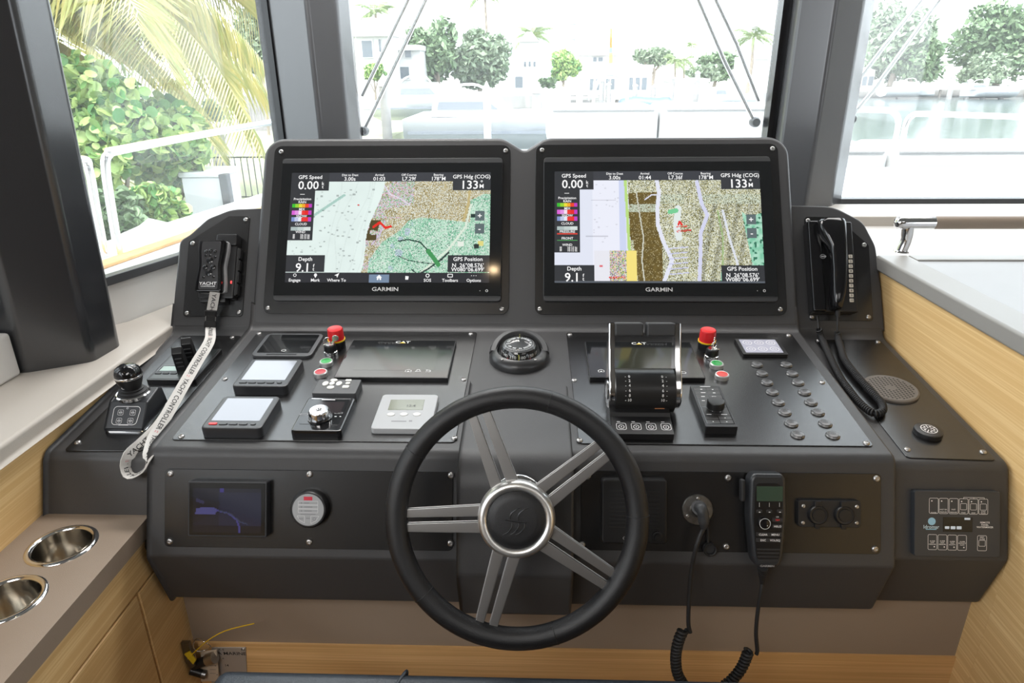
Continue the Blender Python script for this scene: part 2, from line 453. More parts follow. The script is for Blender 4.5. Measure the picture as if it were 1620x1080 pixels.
rp = [ptY(1228, 215, .70), ptY(1236, 215, .665), ptY(1292, 215, .60), ptY(1333, 215, .66), ptY(1349, 215, .745), (1.00, .80), (.80, .80)]
upright('trim_3', rp, FLOOR, CEIL, PILLAR, bev=.010)
SEAL = mat('black_window_seal', (.006, .006, .007), .25)
# windscreen, centre and starboard panes
def window(name, x0, x1, z0, z1, y, edges):
    t = thing(name, None, None, T((x0+x1)/2, y, z0)); t['kind'] = 'structure'
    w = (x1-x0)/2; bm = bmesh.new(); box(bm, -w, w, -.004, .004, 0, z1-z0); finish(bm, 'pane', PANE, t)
    for e in edges:
        bm = bmesh.new()
        if e == 'l': box(bm, -w-.002, -w+.012, -.03, .012, 0, z1-z0)
        if e == 'r': box(bm, w-.016, w+.022, -.045, .012, 0, z1-z0)
        if e == 'b': box(bm, -w, w, -.02, .02, -.012, .012)
        finish(bm, 'seal', SEAL if e != 'b' else DGREY, t)
    return t
window('window_1', -.525, .768, .10, 1.25, .76, 'r')
window('window_2', .985, 2.9, .128, 1.25, .76, 'b')
# port side window, running forward and inward
WL0 = flat(185, 513, -.03); WLd = (flat(278, 477, -.03)-WL0).normalized()
ang = math.atan2(WLd.y, WLd.x)
MW = Matrix.Translation((WL0.x, WL0.y, 0)) @ Matrix.Rotation(ang, 4, 'Z')      # x along the window, y to port
tw = thing('window_3', None, None, MW); tw['kind'] = 'structure'
LW = ((Vector((-.768, .668, 0))-WL0).to_2d()).length
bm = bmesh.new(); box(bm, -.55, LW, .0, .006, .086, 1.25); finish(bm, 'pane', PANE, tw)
bm = bmesh.new(); box(bm, -.55, LW, -.012, .016, .07, .092, .003); finish(bm, 'seal', DGREY, tw)
bm = bmesh.new(); box(bm, LW-.006, LW+.022, -.02, .02, .07, 1.25); finish(bm, 'seal', SEAL, tw)
bm = bmesh.new(); box(bm, -.55, LW+.02, -.012, .05, 1.24, CEIL); o = finish(bm, 'frame', PILLAR, tw)
bm = bmesh.new(); box(bm, -.5, LW+.02, .0, .10, -.5, .074, .004); o = finish(bm, 'trim_4', IVORY); o.matrix_world = MW; o['kind'] = 'structure'
# charcoal padded pillar aft of the port window, and the low box beside it
a, b_, c_ = flat(40, 590, -.03), flat(148, 572, -.03), flat(190, 547, -.03)
pp = [(a.x, a.y), (b_.x, b_.y), (c_.x, c_.y), (c_.x-.10, c_.y+.13), (-1.30, -.05), (-1.32, a.y+.02)]
upright('trim_5', pp, -.03, CEIL, PAD, lean=(.045, .0), bev=.012)

# ---- port ledge, wooden side and counter with cup holders
bm = bmesh.new(); prism(bm, [(-1.34, -2.2), (-.848, -2.2), (-.848, .13), (-.92, .20), (-.975, .03), (-1.34, -.35)], -.062, -.03, .008, 3, both=True)
led = finish(bm, 'side_ledge', BEIGE); tag(led, 'beige vinyl ledge under the port window beside the joystick', 'ledge')
slab('wall_side', -.90, -.856, -2.2, .12, -.40, -.062, WOODY, kind='structure')
bm = bmesh.new(); box(bm, -1.34, -1.012, -1.3, -.288, -.03, .062, .008, 3)
tag(finish(bm, 'armrest_box', IVORY), 'cream padded box on the ledge against the charcoal pillar', 'box')
ZBOT = -.383
cab = thing('side_cabinet', 'oak cabinet under the taupe cup holder counter at lower left', 'cabinet', T(-.668, -.44, FLOOR))
CH = -.234-FLOOR
bm = bmesh.new(); box(bm, -.19, -.014, -1.7, -.105, 0, .04); box(bm, -.0165, -.0158, -1.7, -.105, .04, CH); finish(bm, 'carcass', WOODD, cab)
s1 = on((-.668, 0, 0), Vector((1, 0, 0)), 218, 938); zs = s1.z-FLOOR; ys = s1.y+.44
g = .0025
bm = bmesh.new(); box(bm, -.016, 0, -1.7, 0, zs+g, CH, .001, 1); finish(bm, 'rail', WOODY, cab)
bm = bmesh.new(); box(bm, -.016, 0, -.9, ys-g, .05, zs-g, .002, 1); finish(bm, 'door', WOODY, cab)
bm = bmesh.new(); box(bm, -.016, 0, ys+g, 0, .05, zs-g, .002, 1); finish(bm, 'side_panel', WOODY, cab)
# counter slab with two round cut-outs
holes = []
for l, r, t_, b2 in (((48, 869), (147, 856), (112, 836), (82, 890)), ((-60, 962), (77, 934), (35, 910), (-3, 972))):
    L, R_, Tt, B2 = [flat(*q, -.2) for q in (l, r, t_, b2)]
    holes.append(Vector(((L.x+R_.x)/2, (Tt.y+B2.y)/2, -.2)))
holes[0] = Vector((-.764, -.606, -.2)); holes[1] = Vector((-.766, -.733, -.2)); HR = .046
ct = thing('cup_holder_counter', 'taupe vinyl counter with two steel cup holders at lower left', 'counter', T(-.66, -.51, -.2))
bm = bmesh.new()
def ring_slab(bm, x0, x1, y0, y1, cx, cy, r, z0, z1, n=32):
    """rectangular block with a round hole"""
    def sq(a):
        c, s = math.cos(a), math.sin(a); k = 1e9
        for d, lim in ((c, (x1-cx) if c > 0 else (x0-cx)), (s, (y1-cy) if s > 0 else (y0-cy))):
            if abs(d) > 1e-9: k = min(k, lim/d)
        return (cx+c*k, cy+s*k)
    angs = sorted([2*pi*k/n for k in range(n)]+[math.atan2(y-cy, x-cx) % (2*pi) for x in (x0, x1) for y in (y0, y1)])
    O = [[bm.verts.new((*sq(a), z)) for a in angs] for z in (z0, z1)]; I = [[bm.verts.new((cx+r*math.cos(a), cy+r*math.sin(a), z)) for a in angs] for z in (z0, z1)]
    N = len(angs)
    for i in range(N):
        j = (i+1) % N
        bm.faces.new((O[1][i], O[1][j], I[1][j], I[1][i])); bm.faces.new((O[0][i], I[0][i], I[0][j], O[0][j]))
        bm.faces.new((I[0][i], I[1][i], I[1][j], I[0][j])); bm.faces.new((O[0][i], O[0][j], O[1][j], O[1][i]))
O0 = Vector((-.66, -.51, -.2)); ym = (holes[0].y+holes[1].y)/2-O0.y
ring_slab(bm, -.196, -.0, ym, -.006, holes[0].x-O0.x, holes[0].y-O0.y, HR, -.034, 0)
ring_slab(bm, -.196, -.0, -.34, ym, holes[1].x-O0.x, holes[1].y-O0.y, HR, -.034, 0)
box(bm, -.196, -.0, -1.5, -.34, -.034, 0)
bmesh.ops.remove_doubles(bm, verts=bm.verts, dist=1e-5)
finish(bm, 'counter_slab', TAUPE, ct, smooth=30)
for k, h in enumerate(holes):
    t = thing('cup_holder', 'round stainless steel cup holder, the %s of the two in the taupe counter' % ('farther', 'nearer')[k], 'cup holder', T(h.x, h.y, h.z), 'cup holders')
    bm = bmesh.new(); lathe(bm, [(HR-.0025, -.004), (HR-.001, .0012), (HR+.003, .003), (HR+.008, .0018), (HR+.009, .0002)], 40); finish(bm, 'rim', CHROME, t, 60)
    bm = bmesh.new(); lathe(bm, [(HR-.003, .0005), (HR-.0035, -.06), (HR-.010, -.068), (0, -.07)], 40); finish(bm, 'cup', mat('steel_cup', (.6, .57, .52), .16, 1.), t, 40)

# ---- knee panels under the console
slab('wall_knee', -.66, .90, -.48, -.46, -.535, -.33, TAUPE, kind='structure')
slab('wall_knee_oak', -.66, .90, -.484, -.46, FLOOR, -.5355, WOODX, kind='structure')

# ---- starboard: oak side, counter, handrail, shelf under the windscreen
sy = on((.857, 0, 0), Vector((1, 0, 0)), 1607, 847).y
tc = thing('oak_side_unit', 'oak veneered side panel under the white counter on the right', 'side unit', T(.857, sy, FLOOR))
bm = bmesh.new(); box(bm, 0, .03, .0015, .10-sy, 0, .085-FLOOR); finish(bm, 'panel', WOODY, tc)
bm = bmesh.new(); box(bm, -.004, .03, -1.0, -.0015, 0, .085-FLOOR, .002, 1); finish(bm, 'panel', WOODY, tc)
COUNT = mat('light_grey_counter', (.37, .375, .38), .42, var=.03); EDGE = mat('grey_counter_edge', (.31, .30, .28), .4)
cn = thing('counter', 'pale grey counter with a rounded taupe edge right of the console', 'counter', T(.846, .10, .085))
bm = bmesh.new(); box(bm, 0, .075, -1.5, 0, 0, .035, .006, 3); finish(bm, 'edge_band', EDGE, cn)
bm = bmesh.new(); box(bm, .0755, 1.9, -.045, 0, 0, .035, .004, 2); finish(bm, 'edge_band', EDGE, cn)
bm = bmesh.new(); box(bm, .0755, 1.9, -1.5, -.0455, .001, .031, .001, 1); finish(bm, 'top_panel', COUNT, cn)
slab('trim_6', .86, 2.9, .105, .50, FLOOR, .103, IVORY, kind='structure')
slab('trim_7', .86, 2.9, .50, .70, FLOOR, .132, BEIGE, bev=.006, kind='structure')
hb = flat(1426, 398, .12); M0 = T(hb.x, hb.y, .12)
hr = thing('handrail', 'polished chrome handrail elbow with a taupe leather grip on the counter', 'handrail', M0)
top = on((0, hb.y, 0), Vector((0, 1, 0)), 1441, 352)-hb
bm = bmesh.new(); tube(bm, spline([(0, 0, 0), (.006, 0, top.z*.4), (top.x*.6, 0, top.z*.8), (top.x, 0, top.z)], 5), [.013]*7+[.014]*9, 16); lathe(bm, [(0, .004), (.017, .004), (.019, 0)], 20); finish(bm, 'post', CHROME, hr, 60)
bm = bmesh.new(); lathe(bm, [(0, -.038), (.010, -.036), (.0155, -.030), (.0165, -.02), (.0165, .052), (.0155, .053)], 20, M=Matrix.Translation(top) @ Matrix.Rotation(pi/2, 4, 'Y')); finish(bm, 'chrome_elbow', CHROME, hr, 50)
bm = bmesh.new(); tube(bm, [top+Vector((.052, 0, 0)), top+Vector((1.2, 0, 0))], .0155, 18); finish(bm, 'leather_grip', TAUPE, hr, 60)
bm = bmesh.new(); tube(bm, [(1.1, 0, 0), top+Vector((1.1, 0, 0))], .013, 14); finish(bm, 'post', CHROME, hr, 60)

# ================================================================ the helm console
hc = thing('helm_console', 'dark grey vinyl helm console with raised twin screen hood and side wings', 'console', T(0, -.30, FLOOR))
def part(o):
    o.parent = hc; o.matrix_parent_inverse = hc.matrix_world.inverted(); return o
hc.matrix_world = T(0, -.30, FLOOR)
bpy.context.view_layer.update()
def meet(p, d, q, e):
    """2-D line intersection in (y, z)"""
    p, d, q, e = [Vector((v.y, v.z)) for v in (p, d, q, e)]
    den = d.x*e.y-d.y*e.x; t = ((q.x-p.x)*e.y-(q.y-p.y)*e.x)/den; r = p+d*t
    return (r.x, r.y)
thC = math.radians(74.7); dC = Vector((0, math.cos(thC), -math.sin(thC))); nC = Vector((0, -math.sin(thC), -math.cos(thC)))
oB = Vector((0, -.565, -.253)); ZB = -.381
def profile(ins, top=.022):
    pS = oS-nS*(ins+.0008); pD = oD-nD*ins; pF = oF-nF*ins; pC = oB-nC*ins
    zb = Vector((0, 0, ZB)); ey = Vector((0, 1, 0))
    st = pS+vS*top
    b0 = meet(pC, dC, zb, ey)
    return fillet([(st.y, st.z), (*meet(pS, vS, pD, vD), .03), (*meet(pD, vD, pF, vF), .022), (*meet(pF, vF, pC, dC), .012), (*b0, .012),
                   (-.42, ZB), (-.30, -.25), (.05, -.10), (st.y+.05, st.z-.03)], 6)
def shell(name, ins, x0, x1, top=.022):
    bm = bmesh.new(); prism(bm, profile(ins, top), x0, x1, .007, 3, both=True, axis='x'); return part(finish(bm, name, SHELL, smooth=40))
shell('dash_shell', 0, -.648, .648)
shell('wing_shell', INSET, .646, .851); shell('wing_shell', INSET, -.851, -.646)
# twin-screen hood: outline on the screen plane with a notch between the screens
hw = .648
def hoodline():
    P = [(-hw, -.03, 0), (-hw, .452, .05)]
    P = [(-hw, -.03, 0), (hw, -.03, 0), (hw, .449, .05), (.055, .4495, .055), (.003, .415, .014), (-.049, .4495, .055), (-hw, .451, .05)]
    return fillet(P, 7)
bm = bmesh.new(); prism(bm, hoodline(), -.07, 0, .012, 4); o = finish(bm, 'screen_hood', SHELL, smooth=40); o.matrix_world = FS; part(o)
# wing uprights
def outline(M, pts, rs, h=0):
    return fillet([(*loc(M, *p, h)[:2], r) for p, r in zip(pts, rs)], 6)
UR = [(1250, 520), (1250, 324), (1318, 325), (1366, 350), (1386, 388), (1390, 470), (1394, 516)]
UL = [(415, 520), (415, 328), (366, 330), (328, 345), (299, 371), (288, 398), (274, 516)]
for pts in (UR, UL):
    poly = [tuple(loc(GS, *p)[:2]) for p in pts]
    s = 1 if poly[0][0] > 0 else -1
    poly[0] = (s*.64, -.03); poly[1] = (s*.64, poly[1][1]); poly[-1] = (s*.8535, -.03); poly[-2] = (s*.8535, poly[-2][1]+.03)
    bm = bmesh.new(); prism(bm, fillet([(*p, r) for p, r in zip(poly, (0, 0, .10, .05, .07, .03, 0))], 6), -.05, 0, .006, 3)
    o = finish(bm, 'wing_upright', SHELL, smooth=40); o.matrix_world = GS; part(o)
# raised centre cover behind the wheel
EC = .032
xl = loc(FF, 723, 800, EC).x; xr = loc(FF, 908, 800, EC).x
cb = loc(FF, 812, 912, EC); pB = FF @ cb
pF2 = oF+nF*EC; pD2 = oD+nD*.0035
zb2 = on(pB, nC, 812, 974).z
st = oD+nD*.0035-vD*.24
cp = fillet([(st.y, st.z), (*meet(pD2, vD, pF2, vF), .075), (*meet(pF2, vF, pB, dC), .02), (*meet(pB, dC, Vector((0, 0, zb2)), Vector((0, 1, 0))), .012), (-.455, zb2), (-.455, -.2), (st.y, st.z-.06)], 7)
bm = bmesh.new(); prism(bm, cp, xl, xr, .006, 3, both=True, axis='x'); part(finish(bm, 'centre_cover', SHELL, smooth=40))
# ---- black faceplates with their screws
sbm = bmesh.new(); lathe(sbm, [(.0058, 0), (.0057, .0012), (.0046, .0026), (.0030, .0032), (.0028, .0032), (.0026, .0016), (0, .0016)], 14)
screw_me = finish(sbm, 'screw', STEEL, smooth=50); SC = screw_me.data; bpy.data.objects.remove(screw_me)
def faceplate(M, poly, screws, th=.0022, r=None):
    bm = bmesh.new(); prism(bm, poly, -.001, th, .0006, 1)
    o = finish(bm, 'faceplate', PLATE); o.matrix_world = M; part(o)
    for s in screws:
        p = loc(M, *s, th) if len(s) == 2 else Vector(s)
        c = bpy.data.objects.new('screw', SC); C.objects.link(c); c.parent = o; c.location = (p.x, p.y, th); c.rotation_euler = (0, 0, random.random()*3)
    return o
W_, G_, H_ = .589, .0616, .4272
faceplate(FS, rrect(W_, H_, .019, 5, -(G_+W_)/2, H_/2), [(445, 240), (800, 238.5), (794, 489), (424, 487.5)])
faceplate(FS, rrect(W_, H_, .019, 5, (G_+W_)/2, H_/2), [(857.5, 237.5), (1222, 235), (1234.5, 489.5), (854, 489)])
DL = .4349
faceplate(FD, fillet([(-.6225, -DL, .008), (-.1095, -DL, .008), (-.104, 0, .008), (-.6225, 0, .008)], 4),
          [(410, 527.8), (745, 528.5), (733.5, 600.5), (719, 693), (287, 690.5), (356, 599.5)])
faceplate(FD, fillet([(.1095, -DL, .008), (.6215, -DL, .008), (.6215, 0, .008), (.104, 0, .008)], 4),
          [(901.5, 529.5), (1247.5, 530.5), (1300.5, 605), (1370.5, 701), (917, 696.5), (908.5, 601.5)])
faceplate(GD, fillet([(.682, -.437, .008), (.833, -.442, .008), (.832, .012, .008), (.682, .012, .008)], 4), [(1295, 538.5), (1388.5, 541), (1555, 715), (1435, 711)])
faceplate(GD, fillet([(-.823, -.442, .008), (-.678, -.440, .008), (-.673, .018, .008), (-.823, .018, .008)], 4), [(367.5, 534), (231.5, 698), (123, 700)])
def px_poly(M, pts, r, h=0): return fillet([(*loc(M, *p, h)[:2], r) for p in pts], 4)
faceplate(GS, px_poly(GS, [(1272, 343), (1322, 343), (1374, 388), (1381, 508), (1280, 507)], .008), [(1278, 349), (1367, 387.5), (1374, 501.5), (1284, 501)])
faceplate(GS, px_poly(GS, [(290, 501), (384, 501), (396, 342), (363, 342), (299, 382)], .008), [(389, 347.5), (305, 385), (378, 494), (296, 495.5)])
fl = [loc(FF, *q) for q in ((262, 740), (720, 741), (720, 868), (262, 865))]
faceplate(FF, rrect(.509, .137, .008, 4, -.619+.2545, (fl[0].y+fl[3].y)/2), [(270, 749), (490, 750), (714, 751.5), (713, 859), (489.5, 857), (269, 856)])
fr_ = [loc(FF, *q) for q in ((1393, 747), (1391, 878))]
faceplate(FF, rrect(.509, .137, .008, 4, .6205-.2545, (fr_[0].y+fr_[1].y)/2), [(1386.5, 757), (1384, 868), (1152, 756), (1149, 864), (920.5, 861), (930, 753)])
# ================================================================ instruments
# ---- chartplotters
def lin(c): 
    c = np.asarray(c, float)/255.; return np.where(c <= .04045, c/12.92, ((c+.055)/1.055)**2.4)
def noise2(R, K, cell, seed=0):
    g = np.random.default_rng(seed); a = g.random((R//cell+3, K//cell+3))
    y = np.arange(R)/cell; x = np.arange(K)/cell; y0 = y.astype(int); x0 = x.astype(int); fy = (y-y0)[:, None]; fx = (x-x0)[None]
    fy = fy*fy*(3-2*fy); fx = fx*fx*(3-2*fx)
    return (a[y0][:, x0]*(1-fx)+a[y0][:, x0+1]*fx)*(1-fy)+(a[y0+1][:, x0]*(1-fx)+a[y0+1][:, x0+1]*fx)*fy
def seg_dist(U, V, pts, asp):
    d = np.full(U.shape, 9.)
    for (a, b), (c, e) in zip(pts[:-1], pts[1:]):
        px, py = (U-a)*asp, V-b; dx, dy = (c-a)*asp, e-b; L = dx*dx+dy*dy+1e-12
        t = np.clip((px*dx+py*dy)/L, 0, 1); d = np.minimum(d, np.hypot(px-t*dx, py-t*dy))
    return d
def inpoly(U, V, P):
    c = np.zeros(U.shape, bool); n = len(P)
    for i in range(n):
        (x1, y1), (x2, y2) = P[i], P[(i+1) % n]
        if y1 == y2: continue
        m = ((y1 > V) != (y2 > V)) & (U < (x2-x1)*(V-y1)/(y2-y1)+x1); c ^= m
    return c
BAR = lin((62, 64, 70)); BOXC = lin((52, 54, 58))
def legend(img, U, V, pressure):
    c0, c1 = .0, .122; yb = .66 if not pressure else .72
    m = (U < c1) & (V > .16) & (V < (.622 if not pressure else .735)); img[m] = BOXC
    def bars(v0, cols):
        for k, c in enumerate(cols):
            a = .012+k*(.10/len(cols)); b = a+.10/len(cols)
            img[(U > a) & (U < b) & (V > v0) & (V < v0+.037)] = lin(c)
    bars(.287, [(60, 190, 50), (150, 210, 50), (235, 220, 60), (240, 170, 40), (235, 70, 40), (190, 60, 190)])
    bars(.350, [(220, 100, 215), (225, 150, 225), (245, 225, 240), (235, 60, 50), (230, 40, 40), (190, 60, 190)])
    bars(.413, [(130, 150, 205), (190, 200, 230), (230, 235, 245), (230, 60, 55), (235, 50, 45), (190, 70, 195)])
    bars(.498, [(175, 190, 188), (195, 208, 205), (215, 225, 222)])
    if pressure:
        img[(U > .012) & (U < .112) & (V > .562) & (V < .570)] = lin((225, 70, 55)); img[(U > .012) & (U < .112) & (V > .622) & (V < .630)] = lin((90, 180, 100))
def chart_left():
    R, K = 180, 324; V, U = np.meshgrid((np.arange(R)+.5)/R, (np.arange(K)+.5)/K, indexing='ij'); asp = 1.8
    g = np.random.default_rng(3)
    img = np.empty((R, K, 3)); img[:] = lin((226, 240, 236))
    img *= (1-.05*(noise2(R, K, 14, 5)[..., None]-.5))
    coast = .475-.125*V+.012*np.sin(V*9)
    for off in (.03, .055, .09, .14, .2):                                      # depth contours
        d = np.abs(U-(coast-off-.02*np.sin(V*5+off*40))); img[d < .0025] *= .93
    img[(U > coast-.05) & (U < coast)] *= 1.03
    d = seg_dist(U, V, [(.12, .40), (.27, .21)], asp); img[d < .012] = lin((170, 205, 195))
    for _ in range(120):
        u, v = g.random()*.42, .15+g.random()*.75
        if u > .47-.125*v-.02: continue
        m = (np.abs(U-u) < .0035+.003*g.random()) & (np.abs(V-v) < .004+.004*g.random()); img[m] *= .55 if g.random() < .5 else .8
    land = U > coast
    n1, n2, n3 = noise2(R, K, 9, 1), noise2(R, K, 22, 2), g.random((R, K))
    olive = lin((168, 155, 108)); tan = lin((208, 194, 150)); brown = lin((128, 114, 72)); pale = lin((226, 230, 218))
    c = olive+(tan-olive)*n1[..., None]; c = np.where((n3 > .64)[..., None], pale, c); c = np.where((n3 < .2)[..., None], brown, c)
    img[land] = c[land]
    pk = land & (U < .62) & (V < .42) & (n2 > .42); cols = np.array([lin(x) for x in ((225, 205, 225), (205, 190, 220), (95, 200, 95), (215, 150, 165), (185, 215, 205), (236, 226, 236), (120, 120, 110), (200, 185, 150))])
    img[pk] = cols[g.integers(0, 8, pk.sum())]
    pk2 = land & (U < coast+.07) & (V > .42) & (n1 > .35); img[pk2] = cols[g.integers(0, 8, pk2.sum())]
    gp = inpoly(U, V, [(.60, .44), (.66, .415), (.90, .46), (.90, .26), (.97, .20), (1, .2), (1, 1), (.40, 1), (.41, .80), (.47, .64), (.55, .54)])
    gr = lin((128, 196, 160)); gl = lin((186, 226, 202)); gd = lin((58, 120, 96))
    c = gr+(gl-gr)*n1[..., None]; c = np.where((n3 > .70)[..., None], lin((224, 236, 226)), c); c = np.where((n3 < .13)[..., None], gd, c)
    img[gp & land] = c[gp & land]
    bl = gp & (noise2(R, K, 12, 9) > .68) & (U < .62); img[bl & (n3 > .4)] = lin((196, 205, 225))
    for pts, w, col in (([(.905, .30), (.88, .5), (.80, .70), (.72, .83), (.66, .92)], .009, (222, 234, 218)), ([(.80, .73), (.76, .80), (.70, .88), (.66, .92)], .007, (50, 62, 62)),
                        ([(.55, .63), (.60, .615), (.66, .64), (.70, .72), (.74, .80)], .006, (40, 70, 60)), ([(.55, .76), (.60, .80), (.66, .82), (.74, .835)], .004, (60, 84, 76)),
                        ([(.70, .72), (.735, .80), (.75, .84)], .02, (70, 150, 90)), ([(.47, .12), (.50, .20), (.55, .24), (.60, .30)], .006, (225, 215, 230)),
                        ([(.90, .12), (.89, .30), (.87, .44)], .012, (196, 180, 128)), ([(.48, .45), (.46, .56), (.42, .66)], .007, (205, 190, 215)), ([(.62, .88), (.66, .94)], .005, (40, 60, 60))):
        img[(seg_dist(U, V, pts, asp) < w) & land] = lin(col)
    img[(np.abs(U-.858) < .016) & (np.abs(V-.655) < .024)] = lin((232, 238, 228)); img[(np.abs(U-.955) < .014) & (np.abs(V-.65) < .025)] = lin((222, 214, 130)); img[(np.abs(U-.935) < .011) & (np.abs(V-.675) < .022)] = lin((45, 55, 52))
    img[(np.abs(U-.915) < .012) & (np.abs(V-.40) < .014)] = lin((40, 60, 56))
    d = (V > .44) & (V < .62) & (U > coast) & (U < coast+.05) & (n1 < .5); img[d] = lin((84, 72, 40))
    img[(seg_dist(U, V, [(.425, .50), (.455, .46), (.485, .51), (.51, .495)], asp) < .011)] = lin((228, 46, 36))
    img[(np.abs(U-.345) < .004) & (np.abs(V-.30) < .008)] = lin((225, 60, 60))
    legend(img, U, V, False)
    img[(V < .082)] = BAR; img[(U < .192) & (V < .165)] = BOXC; img[(U > .812) & (V < .165)] = BOXC*1.15
    img[(U < .192) & (V > .757) & (V < .908)] = BOXC; img[(U > .795) & (V > .757) & (V < .908)] = BOXC
    img[V > .912] = lin((46, 47, 52)); img[(V > .93) & (U > .415) & (U < .512)] = lin((120, 140, 165))
    for v in (.40, .515): img[(U > .925) & (U < .972) & (np.abs(V-v) < .045)] = lin((96, 110, 112))
    return img
def chart_right():
    R, K = 180, 324; V, U = np.meshgrid((np.arange(R)+.5)/R, (np.arange(K)+.5)/K, indexing='ij'); asp = 1.8
    g = np.random.default_rng(11); n1, n2, n3 = noise2(R, K, 6, 21), noise2(R, K, 24, 22), g.random((R, K))
    img = np.empty((R, K, 3)); img[:] = lin((226, 230, 244)); img[(U > .185) & (U < .315)] = lin((236, 238, 250)); img[(U > .315) & (U < .345)] = lin((206, 214, 242))
    img[(U > .338+.022*V) & (U < .352+.022*V)] = lin((186, 220, 130)); shore = .355+.018*V
    land = U > shore; olive = lin((166, 162, 118)); tan = lin((214, 212, 172)); dark = lin((104, 104, 74)); white = lin((232, 236, 222))
    c = olive+(tan-olive)*n1[..., None]; c = np.where((n3 > .68)[..., None], white, c); c = np.where((n3 < .28)[..., None], dark, c); img[land] = c[land]
    rg = land & (U > .70) & (V > .28) & (np.sin((U+.12*V)*110) > .25); img[rg] = img[rg]*.7                 # street grid
    img[land & (V > .21) & (V < .30) & (n2 > .35) & (n3 > .45)] = lin((214, 224, 206))
    br = land & (U < .52+.0*V) & inpoly(U, V, [(.36, .20), (.50, .19), (.49, .33), (.50, .40), (.49, .50), (.53, .72), (.56, .84), (.51, 1), (.40, 1), (.38, .62), (.365, .62)])
    bc = lin((104, 88, 44)); c = bc*(.8+.5*noise2(R, K, 5, 31)[..., None]); img[br] = c[br]; img[br & (n3 > .93)] = lin((200, 190, 150))
    img[land & (V > .30) & (V < .37) & (U < .5) & (n3 > .3)] = lin((196, 206, 186))
    for pts, w, col in (([(.40, .20), (.415, .42), (.43, .6), (.42, .8), (.43, 1)], .006, (205, 205, 190)), ([(.50, .08), (.51, .2), (.50, .34), (.50, .48), (.525, .64), (.565, .80), (.52, 1)], .017, (228, 230, 244)),
                        ([(.44, .26), (.475, .215), (.51, .22)], .006, (222, 224, 238)), ([(.695, .10), (.715, .30), (.74, .40), (.705, .56), (.70, .75), (.69, 1)], .016, (212, 214, 240)),
                        ([(.815, .36), (.84, .60), (.87, .80), (.885, .93)], .010, (222, 226, 236)), ([(.79, .36), (.81, .6), (.80, 1)], .007, (160, 186, 130)),
                        ([(.60, .34), (.59, .5), (.60, .6)], .03, (226, 234, 232)), ([(.56, .37), (.59, .36)], .02, (120, 205, 150))):
        img[(seg_dist(U, V, pts, asp) < w) & land] = lin(col)
    for k in range(6): img[(seg_dist(U, V, [(.55, .70+.045*k), (.64, .685+.045*k)], asp) < .005)] = lin((206, 208, 236))
    img[(seg_dist(U, V, [(.60, .485), (.605, .46), (.615, .485)], asp) < .009)] = lin((226, 50, 44)); img[(seg_dist(U, V, [(.59, .505), (.64, .50)], asp) < .004)] = lin((226, 60, 60)); img[(seg_dist(U, V, [(.595, .545), (.655, .535)], asp) < .009) & (n3 > .35)] = lin((226, 60, 60))
    gn = inpoly(U, V, [(.905, .37), (.94, .42), (1, .38), (1, 1), (.79, 1), (.795, .90), (.90, .86), (.945, .84)])
    c = lin((110, 192, 156))+(lin((190, 230, 210))-lin((110, 192, 156)))*noise2(R, K, 5, 41)[..., None]; img[gn] = c[gn]; img[gn & (noise2(R, K, 4, 43) < .25)] = lin((58, 120, 96))
    ins = (U > .19) & (U < .395) & (V > .715); img[ins] = lin((232, 232, 240)); img[ins & (U > .345)] = lin((246, 226, 130)); sp = ins & (U > .265) & (U < .345); cs = np.array([lin(x) for x in ((236, 224, 140), (200, 190, 220), (120, 190, 110), (225, 160, 170), (90, 90, 90), (225, 225, 235))]); img[sp] = cs[g.integers(0, 6, sp.sum())]
    img[(np.abs(U-.30) < .04) & (np.abs(V-.955) < .008) & (n3 > .4)] = lin((225, 60, 50)); img[(np.abs(U-.225) < .008) & (np.abs(V-.855) < .008)] = lin((225, 110, 120))
    for k in range(25):
        u, v = .19+g.random()*.12, .12+.55*g.random(); img[(np.abs(U-u) < .004) & (np.abs(V-v) < .005)] *= .8
    img[(np.abs(V-.265) < .004) & (U > .18) & (U < .30)] *= .7; img[(np.abs(V-.59) < .004) & (U > .15) & (U < .26)] *= .7
    legend(img, U, V, True)
    img[V < .082] = BAR; img[(U < .192) & (V < .165)] = BOXC; img[(U > .812) & (V < .165)] = BOXC*1.15
    img[(U < .192) & (V > .845)] = BOXC; img[(U > .795) & (V > .845) & (V < .985)] = BOXC
    for v in (.44, .56): img[(U > .925) & (U < .972) & (np.abs(V-v) < .045)] = lin((96, 110, 112))
    img[V > .985] = lin((90, 96, 104))
    return img
